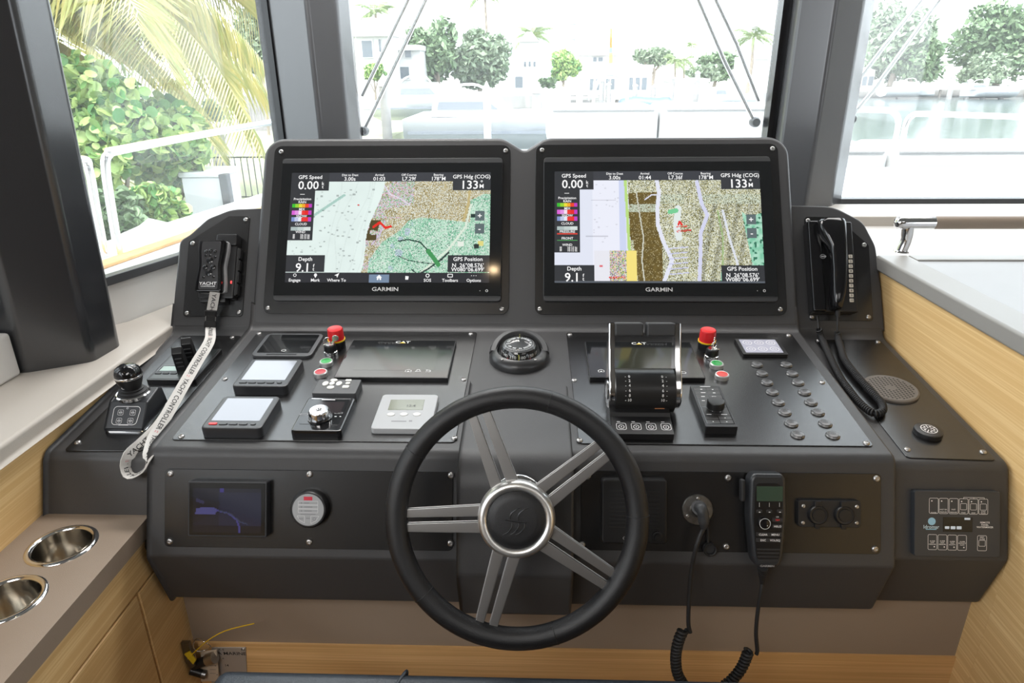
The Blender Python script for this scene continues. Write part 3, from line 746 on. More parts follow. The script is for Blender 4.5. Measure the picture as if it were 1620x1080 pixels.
def chartplotter(label, body_px, scr_px, img, bottom_bar, logo_px):
    h = .012
    cx, cy, w, hh = span4(FS, *body_px, h)
    t = thing('chartplotter', label, 'chartplotter', FS @ T(cx, cy, .0022), 'chartplotters on the screen hood')
    bm = bmesh.new(); prism(bm, rrect(w, hh, .008, 3), 0, h-.0024, .002, 2); finish(bm, 'housing', DGREY if 0 else mat('plotter_housing', (.035, .036, .038), .45), t)
    bm = bmesh.new(); prism(bm, rrect(w*.998, hh-.026, .002, 2), h-.0024, h-.001, .0004, 1); finish(bm, 'glass', GLASS_B, t)
    sx, sy, sw, sh = span4(FS, *scr_px, h)
    d = picture('display', img, sw, sh, SCREEN, t, h-.0006, (sx-cx, sy-cy))
    def uv(u, v): return (sx-cx+(u-.5)*sw, sy-cy+(.5-v)*sh)
    it = []
    def add(s, u, v, size, al='c', sxx=1.): it.append((s, *uv(u, v), size, al, 0, sxx))
    add('GPS Speed', .095, .04, .0135); add('0.00', .088, .115, .030); add('k', .16, .10, .012); add('t', .16, .13, .012)
    vals = (('Dist to Dest', '3.00s'), ('Arrival', '01:03' if bottom_bar else '01:44'), ('Off Course', 'L7.29f' if bottom_bar else 'L7.36f'), ('Bearing', '178%'))
    for k, (a, b) in enumerate(vals): add(a, .295+.148*k, .022, .008); add(b.replace('%', '\u00b0M'), .295+.148*k, .058, .0135)
    add('GPS Hdg (COG)', .905, .04, .0135); add('133', .895, .115, .030); add('M', .955, .128, .015); add('\u00b0', .955, .10, .018)
    add('---', .06, .195, .012)
    for s, v in (('Precipitation', .243), ('RAIN', .272), ('MIX', .338), ('SNOW', .402), ('CLOUD', .474)): add(s, .062, v, .0085)
    if bottom_bar: add('WIND', .062, .545, .0085); yy = .585; db = .79
    else:
        add('PRESSURE', .062, .547, .0085); add('FRONT', .062, .607, .0085); add('WIND', .062, .665, .0085); yy = .70; db = .875
    for k in range(3):
        add('=', .03, yy-.012+.014*k, .010); add('10-15 kt', .085, yy-.012+.014*k, .007)
    add('Depth', .095, db, .0135); add('9.1', .085, db+.075, .030); add('f', .138, db+.06, .012); add('t', .138, db+.09, .012)
    add('GPS Position', .895, db, .0135); add("N  26\u00b008.576'", .895, db+.055, .0135); add("W080\u00b006.699'", .895, db+.092, .0135)
    add('+', .9485, .40 if bottom_bar else .44, .02); add('-', .9485, .515 if bottom_bar else .56, .02)
    pol = []
    if bottom_bar:
        for s, u in (('Engage', .048), ('Mark', .15), ('Where To', .255), ('SOS', .70), ('Toolbars', .81), ('Options', .925)): add(s, u, .978, .0105)
        def P(u, v, L): x, y = uv(u, v); return [(x+a, y+b) for a, b in L]
        pol += frame_lines(P(.048, .935, circ(.0035, 10)), .0013)
        pol += [P(.15, .938, [(0, -.006), (.004, .001), (.002, .005), (-.002, .005), (-.004, .001)]), P(.255, .936, [(-.006, .0), (.006, .006), (.001, -.006), (-.0005, -.001)]),
                P(.463, .955, [(-.007, 0), (-.005, 0), (-.005, -.006), (-.0015, -.006), (-.0015, -.002), (.0015, -.002), (.0015, -.006), (.005, -.006), (.005, 0), (.007, 0), (0, .007)]),
                P(.60, .955, [(-.004, -.005), (.003, -.005), (.004, .003), (-.004, .004)])]
        pol += frame_lines(P(.70, .937, circ(.004, 10)), .0018)+frame_lines(P(.81, .937, rrect(.011, .007)), .0016)
        for k in (-1, 0, 1): pol.append(P(.925+k*.011, .937, circ(.001, 6)))
    letters('screen_text', it, LIT, t, h-.0004)
    if pol: decals('screen_icons', pol, LIT, t, h-.0004)
    l = loc(FS, *logo_px, h); q = loc(FS, logo_px[0]+(150 if bottom_bar else 150), logo_px[1]+2.5, h)
    letters('maker_name', [('GARMIN', l.x-cx, l.y-cy, .0135, 'c', 0, 1.25)], mat('silver_print', (.6, .6, .6), .4), t, h-.0008)
    q = loc(FS, *((770, 460) if bottom_bar else (1209, 460)), h)
    decals('power_mark', frame_lines([(q.x-cx+a, q.y-cy+b) for a, b in circ(.0027, 12)], .0009)+[[(q.x-cx-.016+a, q.y-cy+b) for a, b in circ(.0009, 6)]], WHITE, t, h-.0008)
    return t
chartplotter('chartplotter with a bottom menu bar showing a pale sea chart, left screen', [(448.5, 250.6), (796, 249), (791.5, 476), (430, 476)], [(463, 274), (777.5, 272.5), (773, 447.5), (450, 447)], chart_left(), True, (609.5, 457.3))
chartplotter('chartplotter showing a green and brown coast map, right screen', [(861, 249), (1219.5, 246.5), (1230.5, 477), (859, 476.5)], [(878, 272), (1201.5, 270), (1209.5, 447.5), (876.5, 448)], chart_right(), False, (1042.5, 458))

# ---- generic slab instrument on a console plane
def inst(name, label, cat, M, px, h, m, r=.006, bev=.0015, base=.0022, group=None, taper=1., pn='housing'):
    cx, cy, w, hh = span4(M, *px, h+base)
    t = thing(name, label, cat, M @ T(cx, cy, base), group)
    bm = bmesh.new(); prism(bm, rrect(w, hh, r, 3), 0, h, bev, 2, taper=taper); finish(bm, pn, m, t)
    def uv(x, y, hh_=None):
        p = loc(M, x, y, base+(h if hh_ is None else hh_)); return (p.x-cx, p.y-cy)
    return t, w, hh, uv
def plate(name, poly, z0, z1, m, t, bev=.0004):
    bm = bmesh.new(); prism(bm, poly, z0, z1, bev, 1); return finish(bm, name, m, t)
def pxq(uv, pts): return [uv(*p) for p in pts]

# left dash: round-cornered camera display, two square instrument displays
t, w, hh, uv = inst('engine_display', 'flat black display with a rounded grey bezel at the far corner of the left dash', 'display', FD, [(420, 526.5), (513, 527.5), (492, 563), (399, 562.5)], .007, DGREY, r=.014, bev=.002)
plate('glass', rrect(w-.018, hh-.022, .003, 2, 0, .003), .0069, .0076, GLASS_B, t)
decals('home_ring', frame_lines(circ(.005, 14, *uv(449, 554.5), .004), .0012), WHITE, t, .0078)
plate('lower_lip', rrect(w*.5, .004, .0015, 2, 0, -hh/2+.007), .0069, .0078, BLACK, t)
LCDW = mat('lcd_glass_with_sheen', (.36, .38, .43), .10, spec=.6)  # window reflection put into the pale base colour
def square_display(label, px, red, lcd_px):
    t, w, hh, uv = inst('instrument_display', label, 'display', FD, px, .020, mat('gunmetal_bezel', (.028, .029, .032), .35), r=.010, bev=.004, group='square instrument displays')
    a = .006
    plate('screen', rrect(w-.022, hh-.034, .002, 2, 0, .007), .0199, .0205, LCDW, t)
    y = -hh/2+.014
    for k in range(5):
        ww = .016 if k < 4 else .010
        plate('button', rrect(ww, .0062, .003, 3, -w/2+.019+k*(w-.038)/4, y), .0195, .0215, RED if (red and k == 0) else mat('charcoal_button', (.03, .031, .034), .35), t)
    return t
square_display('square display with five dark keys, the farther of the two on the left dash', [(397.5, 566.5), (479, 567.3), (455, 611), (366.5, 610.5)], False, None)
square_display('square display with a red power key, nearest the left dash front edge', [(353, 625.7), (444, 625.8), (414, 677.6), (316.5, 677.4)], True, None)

# engine displays with CAT print
def cat_display(label, px, logo, icons, S):
    t, w, hh, uv = inst('engine_monitor', label, 'display', FD, px, .009, BLACK, r=.002, bev=.0008, group='wide engine monitors')
    plate('glass', rrect(w-.003, hh-.003, .001, 1), .0089, .0094, GLASS_B, t)
    plate('screen', rrect(w*.72, hh*.62, .001, 1, 0, -.002), .0093, .0096, mat('unlit_olive_lcd', (.022, .026, .022), .09), t)
    u, v = uv(*logo)
    letters('maker_name', [('CAT', u, v, .0135, 'c', 0, 1.25)], WHITE, t, .0098)
    decals('yellow_triangle', [[(u-.007, v-.005), (u+.007, v-.005), (u, v+.001)]], mat('yellow_print', (.9, .62, .03), .5), t, .00995)
    P = []
    for k, q in enumerate(icons):
        a, b = uv(*q)
        if k == 0: P += frame_lines([(a-.006, b-.004), (a+.006, b-.004), (a+.006, b+.002), (a, b+.006), (a-.006, b+.002)], .0012)+[[(a-.0015, b-.004), (a+.0015, b-.004), (a+.0015, b), (a-.0015, b)]]
        elif k == 1: P += frame_lines([(a-.006, b-.003), (a+.006, b-.003), (a+.0035, b), (a+.0025, b+.005), (a-.0025, b+.005), (a-.0035, b)], .0012)
        else: P += stroke([(a-.005, b-.004), (a+.003, b-.004), (a+.005, b-.001), (a+.003, b+.003), (a-.004, b+.003)], .0013)+[[(a-.006, b+.003), (a-.002, b+.0055), (a-.002, b+.0005)]]
    if P: decals('touch_icons', P, WHITE, t, .0098)
cat_display('wide black engine monitor beside the grey panel on the left dash', [(556, 537.8), (721, 538), (709.5, 597.5), (530, 597)], (637.5, 541.5), [(646, 587), (661.5, 586.8), (677.5, 587)], -1)
cat_display('wide black engine monitor standing behind the throttle levers', [(925, 540.3), (1091, 540.3), (1117, 597.5), (933.5, 597)], (1010.5, 543.5), [(1050.6, 589.6)][:0]+[(951, 587), (1066, 588), (1081.5, 589.5)], 1)

# wired keypad above the autopilot, autopilot head with its knob
t, w, hh, uv = inst('docking_keypad', 'small dark grey keypad with white arrow keys behind the autopilot head', 'keypad', FD, [(503, 599.3), (571, 599.8), (563.5, 622.3), (494.5, 621.5)], .016, mat('slate_plastic', (.075, .077, .08), .45), r=.004, bev=.002)
KEY = mat('white_rubber_key', (.72, .72, .68), .5)
for q, rw, rh in (((528.5, 601.8), .013, .009), ((515, 607), .0105, .014), ((525.5, 606.8), .0095, .010), ((536.5, 607), .0105, .014), ((523, 613), .013, .010), ((551.5, 602), .0125, .007), ((550.5, 606.5), .0095, .007), ((547, 612), .0135, .009)):
    u, v = uv(*q); plate('key', circ(rw/2*1.15, 14, u, v, rh/2*1.2) if q[0] < 545 else rrect(rw, rh, .002, 2, u, v), .0155, .0178, KEY, t)
t, w, hh, uv = inst('autopilot_head', 'glossy black autopilot controller with a chrome rotary knob', 'autopilot', FD, [(487.5, 627.5), (558, 627.8), (544.5, 682.5), (459, 681)], .016, BLACKG, r=.008, bev=.004)
plate('glass', rrect(w-.020, hh-.03, .003, 2, 0, .006), .0158, .0165, GLASS_B, t)
plate('chrome_strip', rrect(w-.016, .0022, .001, 1, 0, hh/2-.008), .0158, .0168, CHROME, t)
plate('screen', rrect(w*.55, hh*.33, .002, 2, .005, hh*.17), .0164, .0168, mat('unlit_maroon_lcd', (.03, .022, .024), .1), t)
decals('fine_print', [rrect(.026, .0024, 0, 1, -.004, hh/2-.0118)], WHITE, t, .0170)
u, v = uv(506.5, 661); bm = bmesh.new(); lathe(bm, [(.020, .015), (.0205, .018), (.019, .032), (.0165, .0345), (.006, .0345), (.005, .0315), (0, .0310)], 36, u, v); finish(bm, 'knob', CHROME, t, 40)
bm = bmesh.new(); lathe(bm, [(.0225, .0155), (.0222, .0185), (.0195, .019)], 36, u, v); finish(bm, 'knob_skirt', BLACKG, t, 40)
P = []
for q in ((536, 653.5), (481, 655.5)):
    a, b = uv(*q); P += frame_lines(rrect(.014, .004, 0, 1, a, b), .0008)
decals('soft_key_marks', P, GREYP, t, .0167)
decals('fine_print', [rrect(.004, .002, 0, 1, *uv(531, 659)), rrect(.003, .002, 0, 1, *uv(538.5, 659)), circ(.0016, 8, *uv(536.5, 653))], WHITE, t, .0167)

# grey panel with LCD and three keys
t, w, hh, uv = inst('battery_monitor', 'light grey wall panel with a small LCD and three white keys', 'control panel', FD, [(604.5, 623), (692.5, 623.2), (683.5, 678.5), (586.5, 677.5)], .011, mat('light_grey_plastic', (.42, .43, .44), .4), r=.008, bev=.003)
plate('lcd', [uv(618.5, 632), uv(672, 632), uv(668.5, 648.3), uv(613.5, 648.3)][::-1], .0105, .0115, mat('grey_green_lcd', (.22, .23, .17), .12), t)
letters('lcd_digits', [('12.4', *uv(650, 642), .011)], mat('lcd_ink', (.05, .055, .045), .4), t, .0117)
for q in ((618.5, 655.5), (639, 655.3), (659.5, 655.4)): plate('key', circ(.0075, 18, *uv(*q), .0055), .0105, .0122, mat('pale_key', (.7, .7, .68), .45), t)
decals('fine_print', [rrect(.028, .0035, 0, 1, *uv(631, 666.2)), rrect(.006, .005, 0, 1, *uv(649.5, 665.8))], mat('grey_ink', (.25, .25, .26), .5), t, .0112)

# ---- emergency stops, key switches, green and red push buttons
def estop(label, px):
    p = loc(FD, *px, .045); t = thing('emergency_stop_button', label, 'stop button', FD @ T(p.x, p.y, .0022), 'emergency stop buttons')
    bm = bmesh.new(); lathe(bm, [(.0185, 0), (.0185, .012), (.017, .018)], 28); finish(bm, 'base', BLACK, t, 40)
    bm = bmesh.new(); lathe(bm, [(.017, .0175), (.0195, .018), (.0195, .0205), (.017, .021)], 28); finish(bm, 'collar', YELLOW, t, 40)
    bm = bmesh.new(); lathe(bm, [(.016, .020), (.0178, .021), (.0172, .044), (.0155, .0462), (.008, .0455), (0, .0452)], 32); finish(bm, 'cap', RED, t, 40)
estop('red mushroom emergency stop beside the left key switch', (530, 521.5)); estop('red mushroom emergency stop beside the throttle', (1120.5, 523.5))
def keyswitch(label, px, ang, s):
    p = loc(FD, *px, .022); t = thing('key_switch', label, 'key switch', FD @ T(p.x, p.y, .0022), 'ignition key switches')
    bm = bmesh.new(); lathe(bm, [(.0150, 0), (.0155, .004), (.0150, .008), (.013, .009)], 28); finish(bm, 'ring', CHROME, t, 40)
    bm = bmesh.new(); lathe(bm, [(.0135, .008), (.0132, .020), (.0115, .0235), (.0, .0235)], 28); finish(bm, 'barrel', BLACK, t, 40)
    bm = bmesh.new(); lathe(bm, [(.009, .0232), (.009, .0245), (0, .0245)], 20); finish(bm, 'lock_face', CHROME, t, 40)
    k = finish(_key(), 'key', mat('nickel', (.72, .7, .64), .25, 1.), t, 40); k.matrix_parent_inverse.identity()
    k.matrix_basis = Matrix.Translation((0, 0, .020)) @ Matrix.Rotation(ang, 4, 'Z') @ Matrix.Rotation(-.9, 4, 'Y') @ Matrix.Rotation(pi/2, 4, 'X')
    k2 = bpy.data.objects.new('key', k.data); C.objects.link(k2); k2.parent = t
    k2.matrix_basis = Matrix.Translation((s*.012, -.008, .026)) @ Matrix.Rotation(pi/2+s*-.6, 4, 'Z') @ Matrix.Rotation(pi+.5, 4, 'Y')
    bm = bmesh.new(); tube(bm, [(.008*math.cos(a), 0, .008*math.sin(a)) for a in np.linspace(0, 2*pi, 25)[:-1]], .0007, 6, closed=True); r = finish(bm, 'key_ring', CHROME, t, 60); r.matrix_basis = Matrix.Translation((s*.004, -.004, .034)) @ Matrix.Rotation(.6, 4, 'Z')
def _key():
    bm = bmesh.new(); prism(bm, circ(.0070, 18, .022, 0), -.0010, .0010, .0003, 1, both=True); box(bm, 0, .018, -.0026, .0026, -.0008, .0008); return bm
keyswitch('ignition lock with hanging keys on the left dash', (522, 547), .2, -1); keyswitch('ignition lock with hanging keys right of the throttle', (1127, 553.5), 1.2, .3)
def pushb(label, px, m):
    p = loc(FD, *px, .010); t = thing('push_button', label, 'button', FD @ T(p.x, p.y, .0022), 'green and red push buttons')
    bm = bmesh.new(); lathe(bm, [(.0142, 0), (.0145, .003), (.0140, .0085), (.0125, .0098), (.0112, .0095)], 28); finish(bm, 'ring', mat('silver_ring', (.72, .72, .71), .38, .7), t, 40)
    bm = bmesh.new(); lathe(bm, [(.0114, .006), (.0112, .0098), (.0095, .0106), (0, .0108)], 28); finish(bm, 'cap', m, t, 40)
RED2 = mat('dull_red_plastic', (.5, .03, .045), .35)
pushb('green push button on the left dash', (516, 571.5), GREEN); pushb('dull red push button on the left dash', (507, 588.5), RED2)
pushb('green push button right of the throttle', (1134, 575), GREEN); pushb('bright red push button right of the throttle', (1142.5, 592.5), mat('coral_red_plastic', (.72, .06, .05), .35))
# ---- twin-lever engine throttle
ax = loc(FD, 1017, 617, .045); hd = loc(FD, 1016, 521, .150)
t = thing('throttle', 'twin lever engine throttle with chrome arms and black drum', 'throttle', FD @ T(ax.x, ax.y, .0022))
X90 = Matrix.Rotation(pi/2, 4, 'Y')
AH = .043
kl = loc(FD, 966.5, 668, .02); kr = loc(FD, 1063, 668, .02); wk = (kr.x-kl.x)/2
ky0 = loc(FD, 1015, 688, .012).y-ax.y; ky1 = loc(FD, 1015, 659, .02).y-ax.y; cxk = (kl.x+kr.x)/2-ax.x
bm = bmesh.new(); prism(bm, [(ky0, 0), (ky0, .012), (ky1, .018), (ky1+.004, .024), (ky1+.028, .030), (.05, .034), (.06, .02), (.06, 0)], cxk-wk, cxk+wk, .0015, 2, both=True, axis='x'); finish(bm, 'base', BLACK, t, 30)
bm = bmesh.new(); lathe(bm, [(0, -.055), (.040, -.055), (.041, -.054), (.041, .054), (.040, .055), (0, .055)], 48, M=Matrix.Translation((0, 0, AH)) @ X90); finish(bm, 'drum', mat('satin_black', (.016, .016, .016), .34), t, 40)
# keypad print on the sloping front
sl = math.atan2(.006, ky1-ky0); kp = thing_k = bpy.data.objects.new('key_print', bpy.data.meshes.new('key_print'))
bpy.data.objects.remove(kp)
P = []
for k in range(4):
    cx_ = cxk-wk+.018+k*.0265; cy_ = (ky1-ky0)*.42
    P += frame_lines(rrect(.017, .017, .003, 2, cx_, cy_), .0010)+frame_lines(circ(.005, 10, cx_, cy_-.001), .0012)+[rrect(.006, .0016, 0, 1, cx_-.004, cy_+.0125), circ(.0014, 6, cx_, cy_-.001)]
o = decals('key_print', P, WHITE, t, .0003); o.matrix_basis = Matrix.Translation((0, ky0, .0122)) @ Matrix.Rotation(sl, 4, 'X')
o = decals('badge', [rrect(.018, .0045, 0, 1, cxk+wk-.018, 0)], mat('copper_print', (.5, .22, .1), .4), t, .0005); o.matrix_basis = Matrix.Translation((0, ky1+.014, .0272)) @ Matrix.Rotation(.24, 4, 'X')
# scale figures wrapped on the drum
V = []; Fc = []
for s in (-1, 1):
    for k, txt in enumerate(('0', '2', '4', '6', '8', '10')):
        a = 1.95+.22*k
        for part_, xo in ((txt, .030*s), ('-', .037*s)):
            vv, ff, w_ = layout(part_, .0075); o0 = len(V)
            for p in vv:
                ang_ = a-(p[1]-.0026)/.041; V.append((xo+p[0]-w_/2, .0413*math.cos(ang_), AH+.0413*math.sin(ang_)))
            Fc += [tuple(i+o0 for i in q) for q in ff]
raw('scale_print', V, Fc, WHITE, t)['kind'] = 'stuff'
dv = Vector((hd.y-ax.y, hd.z-AH-.0022)); La = dv.length; tilt = math.atan2(dv.x, dv.y)
lw = .056
for s in (-1, 1):
    lv = bpy.data.objects.new('lever', None)
    # arm: a flat blade, broad round foot on the drum side, tapering up to the grip
    P = []
    for k in range(17):
        a = pi+pi*k/16; P.append((.034*math.cos(a), .034*math.sin(a)))
    P = [(.034*math.cos(pi+pi*k/16), .034*math.sin(pi+pi*k/16)) for k in range(17)]+[(.030, .025, ), (.016, .055), (.013, La-.01), (.012, La+.012), (-.012, La+.012), (-.013, La-.01), (-.016, .055), (-.030, .025)]
    bm = bmesh.new(); prism(bm, P, s*.0555, s*.0665, .003, 3, axis='x')
    arm = finish(bm, 'lever_arm', CHROME, t, 40); arm.matrix_basis = Matrix.Translation((0, 0, AH)) @ Matrix.Rotation(-tilt, 4, 'X')
    bm = bmesh.new(); box(bm, s*.003, s*.0556, -.015, .015, La-.012, La+.013, .004, 3)
    gr = finish(bm, 'grip', mat('charcoal_grip', (.035, .036, .038), .5), t, 40); gr.matrix_basis = arm.matrix_basis.copy()
    bm = bmesh.new(); lathe(bm, [(0, .066), (.018, .066), (.020, .068), (.012, .0695), (0, .0697)], 28, M=X90 if s > 0 else Matrix.Rotation(-pi/2, 4, 'Y'))
    hbq = finish(bm, 'hub_cap', CHROME, t, 40); hbq.matrix_basis = Matrix.Translation((0, 0, AH))

# ---- searchlight/plotter keypad with rotary knob
t, w, hh, uv = inst('keypad_controller', 'long black remote keypad with a rotary knob right of the throttle', 'keypad', FD, [(1091.5, 609.5), (1139, 610), (1167, 675), (1116.5, 674.3)], .016, BLACK, r=.002, bev=.0012)
plate('key_field', rrect(w-.008, hh-.016, .001, 1, 0, .001), .0159, .0163, mat('graphite_keys', (.05, .05, .05), .4), t)
P = []
kw, kh = w-.009, hh-.018
ys_ = [.5, .41, .30, .18, -.06, -.30, -.40, -.5]
for y in ys_: P.append(rrect(kw, .0011, 0, 1, 0, y*kh))
for x in (-.5, .5): P.append(rrect(.0011, kh, 0, 1, x*kw, 0))
P.append(rrect(.0011, kh*.32, 0, 1, 0, .34*kh)); P.append(rrect(.0011, kh*.2, 0, 1, 0, -.40*kh))
decals('key_gaps', P, BLACKG, t, .0165)
P = []
for x, y, a in ((-.2, .455, .004), (-.18, .355, .009), (.25, .35, .005), (-.25, .24, .007), (.18, .24, .008), (-.3, .12, .006), (-.3, -.26, .009), (.27, -.26, .011), (.25, .45, .003), (-.25, -.45, .002), (.25, -.45, .002), (.25, -.35, .002)): P.append(rrect(a, .0022, 0, 1, x*kw, y*kh))
P.append(rrect(.02, .002, 0, 1, 0, kh*.5+.0045)); decals('key_print', P, WHITE, t, .0165)
u, v = uv(1131, 648); bm = bmesh.new(); lathe(bm, [(.0125, .016), (.0125, .021), (.0155, .0215), (.0165, .023), (.0162, .034), (.0145, .036), (.010, .0352), (0, .035)], 32, u, v); finish(bm, 'knob', BLACK, t, 40)
bm = bmesh.new(); lathe(bm, [(.0150, .0205), (.0160, .0212), (.0162, .0222)], 32, u, v); finish(bm, 'knob_ring', CHROME, t, 40)
# ---- six-icon touch panel
t, w, hh, uv = inst('touch_panel', 'small pale touch panel with six round icons at the far right dash corner', 'touch panel', FD, [(1161.5, 535.3), (1230.5, 535.5), (1247.5, 560), (1176.5, 560)], .008, BLACK, r=.003, bev=.001)
plate('screen', rrect(w-.016, hh-.012, .001, 1, 0, .001), .0079, .0084, mat('pale_lilac_screen', (.30, .30, .36), .15, emit=(.6, .6, .72), es=.18), t)
P = []
for i in range(3):
    for j in range(2): P += frame_lines(circ(.0095, 14, (i-1)*(w-.02)/3, (.5-j)*(hh-.014)/2+.001), .0012)+frame_lines(circ(.004, 8, (i-1)*(w-.02)/3, (.5-j)*(hh-.014)/2+.001), .001)
decals('icons', P, WHITE, t, .0086)
# ---- sixteen domed switches in two columns
bl = [(1197.6, 576.7), (1205.6, 590.7), (1213.5, 604.8), (1222, 620), (1231.5, 636), (1241.5, 652), (1251.9, 669.6), (1262, 687.4)]
br_ = [(1244, 576.7), (1253.5, 590.7), (1262.6, 604.8), (1272.8, 620), (1283, 636), (1294, 652), (1305.7, 669.6), (1317.8, 688)]
words = ('first', 'second', 'third', 'fourth', 'fifth', 'sixth', 'seventh', 'eighth')
proto = None
for cname, colm in (('left', bl), ('right', br_)):
    for k, q in enumerate(colm):
        p = loc(FD, *q, .004); M = FD @ T(p.x, p.y, .0022)
        lb = 'round domed steel switch, %s from the screens in the %s column of the right dash' % (words[k], cname)
        if proto is None:
            proto = thing('dome_switch', lb, 'switch', M, 'domed steel switches')
            bm = bmesh.new(); lathe(bm, [(.0122, 0), (.0124, .0015), (.0108, .0034), (.0098, .0030)], 24); finish(bm, 'ring', mat('dark_steel', (.22, .22, .22), .35, 1.), proto, 40)
            bm = bmesh.new(); lathe(bm, [(.0100, .0028), (.0090, .0044), (.0055, .0052), (0, .0050)], 24); finish(bm, 'dome', mat('grey_dome', (.11, .11, .112), .28), proto, 40)
            o = decals('symbol', frame_lines(circ(.0035, 8), .0008)+[rrect(.0016, .0016)], mat('dark_print', (.04, .04, .04), .5), proto, .0054)
        else: dup(proto, M, lb)

# ---- domed compass
p = loc(FD, 821.5, 553, .02)
t = thing('compass', 'black dome compass with white card in the middle of the dash', 'compass', FD @ T(p.x, p.y-.004, 0))
RC = .064
bm = bmesh.new(); lathe(bm, [(RC+.0015, 0), (RC+.001, .010), (RC-.006, .019), (RC-.016, .022), (RC-.0165, .012), (0, .012)], 48); finish(bm, 'base', mat('compass_black', (.03, .03, .031), .32), t, 40)
bm = bmesh.new()     # hood: half ring rising behind the dome
n = 26; rings = []
for k in range(n+1):
    a = pi*k/n; h = .020+.022*math.sin(a)
    c, s = math.cos(a), math.sin(a)
    rings.append([bm.verts.new((c*r_, s*r_, z_)) for r_, z_ in ((RC+.001, .006), (RC+.001, h*.8), (RC-.003, h), (RC-.013, h), (RC-.0155, h-.004), (RC-.0155, .006))])
for a, b in zip(rings[:-1], rings[1:]):
    for i in range(6): bm.faces.new((a[i], a[(i+1) % 6], b[(i+1) % 6], b[i]))
bm.faces.new(rings[0]); bm.faces.new(rings[-1])
finish(bm, 'hood', SHELL, t, 40)
# card: a shallow dish with figures
RB = .046
bm = bmesh.new(); lathe(bm, [(0, .037), (.028, .0375), (.036, .034), (.0385, .026), (.0385, .015), (0, .014)], 40); finish(bm, 'card', mat('compass_card', (.018, .018, .02), .4), t, 40)
V = []; Fc = []
def card_text(s_, ang, size, mode):
    vv, ff, w_ = layout(s_, size); o0 = len(V)
    for q in vv:
        if mode == 'rim':
            a = ang+(q[0]-w_/2)/.0388; V.append((.0389*math.cos(a), .0389*math.sin(a), .0195+q[1]))
        else:
            r_ = .0215+q[1]; a = ang-(q[0]-w_/2)/.026; V.append((r_*math.cos(a), r_*math.sin(a), .0382))
    Fc.extend(tuple(i+o0 for i in q) for q in ff)
for k in range(12):
    nm = ('S', '150', '120', 'E', '60', '30', 'N', '330', '300', 'W', '240', '210')[k]
    card_text(nm, pi/2+.12+k*pi/6, .0085, 'top')
for k in range(12):
    nm = ('180', '150', '120', '90', '60', '30', '0', '330', '300', '270', '240', '210')[k]
    card_text(nm, -pi/2+.18+k*pi/6, .0105, 'rim')
for k in range(72):
    a = 2*pi*k/72; l = .0022 if k % 2 else .0034; o0 = len(V)
    for da, r_, z_ in ((-.009, .0300, .0383), (.009, .0300, .0383), (.009, .0300+l*.9, .0372), (-.009, .0300+l*.9, .0372)): V.append((r_*math.cos(a+da), r_*math.sin(a+da), z_))
    Fc.append((o0, o0+1, o0+2, o0+3)); o0 = len(V)
    for da, z_ in ((-.01, .0152), (.01, .0152), (.01, .0152-.0+l*.4), (-.01, .0152+l*.4)): V.append((.0389*math.cos(a+da), .0389*math.sin(a+da), z_+.001))
    Fc.append((o0, o0+1, o0+2, o0+3))
raw('card_figures', V, Fc, WHITE, t)
bm = bmesh.new(); lathe(bm, [(RB*math.cos(a), .012+RB*.92*math.sin(a)) for a in np.linspace(0, pi/2, 12)], 40); finish(bm, 'dome', glass_mat('clear_dome', (.97, .98, .98), .05), t, 80)
bm = bmesh.new()
box(bm, -.0008, .0008, -.0420, -.0402, .013, .031); finish(bm, 'lubber_line', mat('yellow_mark', (.75, .72, .12), .4), t)
bm = bmesh.new(); box(bm, -.0007, .0007, .036, .040, .030, .034); finish(bm, 'lubber_line', mat('yellow_mark'), t)
for s in (-1, 1):
    bm = bmesh.new(); box(bm, s*.024-.0006, s*.024+.0006, -.0372, -.0355, .013, .021); finish(bm, 'side_mark', RED, t)
    c = bpy.data.objects.new('screw', SC); C.objects.link(c); c.parent = t; c.location = (s*.035, -.041, .0205); c.scale = (.55, .55, .55)

# ================================================================ steering wheel
W0 = CAM+ray(817, 819)*1.04
MWh = fr(W0, vF, nF)
t = thing('steering_wheel', 'black leather steering wheel with five twin-bar aluminium spokes', 'steering wheel', MWh)
RR, rr_ = .1843, .0172
bm = bmesh.new(); tube(bm, [(RR*math.cos(a), RR*math.sin(a), 0) for a in np.linspace(0, 2*pi, 97)[:-1]], rr_, 20, closed=True); finish(bm, 'rim', LEATHER, t, 80)
for a in (2, 74.7, 147.5, 220, 289):
    a = math.radians(a); c = Vector((RR*math.cos(a), RR*math.sin(a), 0)); e = c.normalized()
    bm = bmesh.new(); tube(bm, [c+(e*math.cos(q)+Vector((0, 0, 1))*math.sin(q))*(rr_+.0001) for q in np.linspace(0, 2*pi, 25)[:-1]], .0007, 5, closed=True); finish(bm, 'seam', LEATHER, t, 80)
V = []; Fc = []
for k in range(210):
    a = 2*pi*k/210; z = .006 if k % 2 else .009; r_ = RR-math.sqrt(rr_**2-z*z)-.0002; o0 = len(V)
    for da, dz in ((-.007, -.0016), (.007, .0008), (.007, .0022), (-.007, -.0002)): V.append((r_*math.cos(a+da), r_*math.sin(a+da), z+dz))
    Fc.append((o0, o0+1, o0+2, o0+3))
o = raw('stitching', V, Fc, mat('thread', (.05, .05, .055), .6), t); o['kind'] = 'stuff'
for a in (38.5, 110, 182, 254.5, 327):
    for s in (-1, 1):
        r0, r1, z0, z1 = .050, RR-rr_+.004, .004, .0
        P = [(r0, s*.0040), (r1, s*.0046), (r1, s*.0172), (r0, s*.0215)]
        bm = bmesh.new(); prism(bm, P if s > 0 else P[::-1], -.004, .003, .0009, 2, both=True)
        o = finish(bm, 'spoke', ALU, t, 30); o.matrix_basis = Matrix.Rotation(math.radians(a), 4, 'Z')
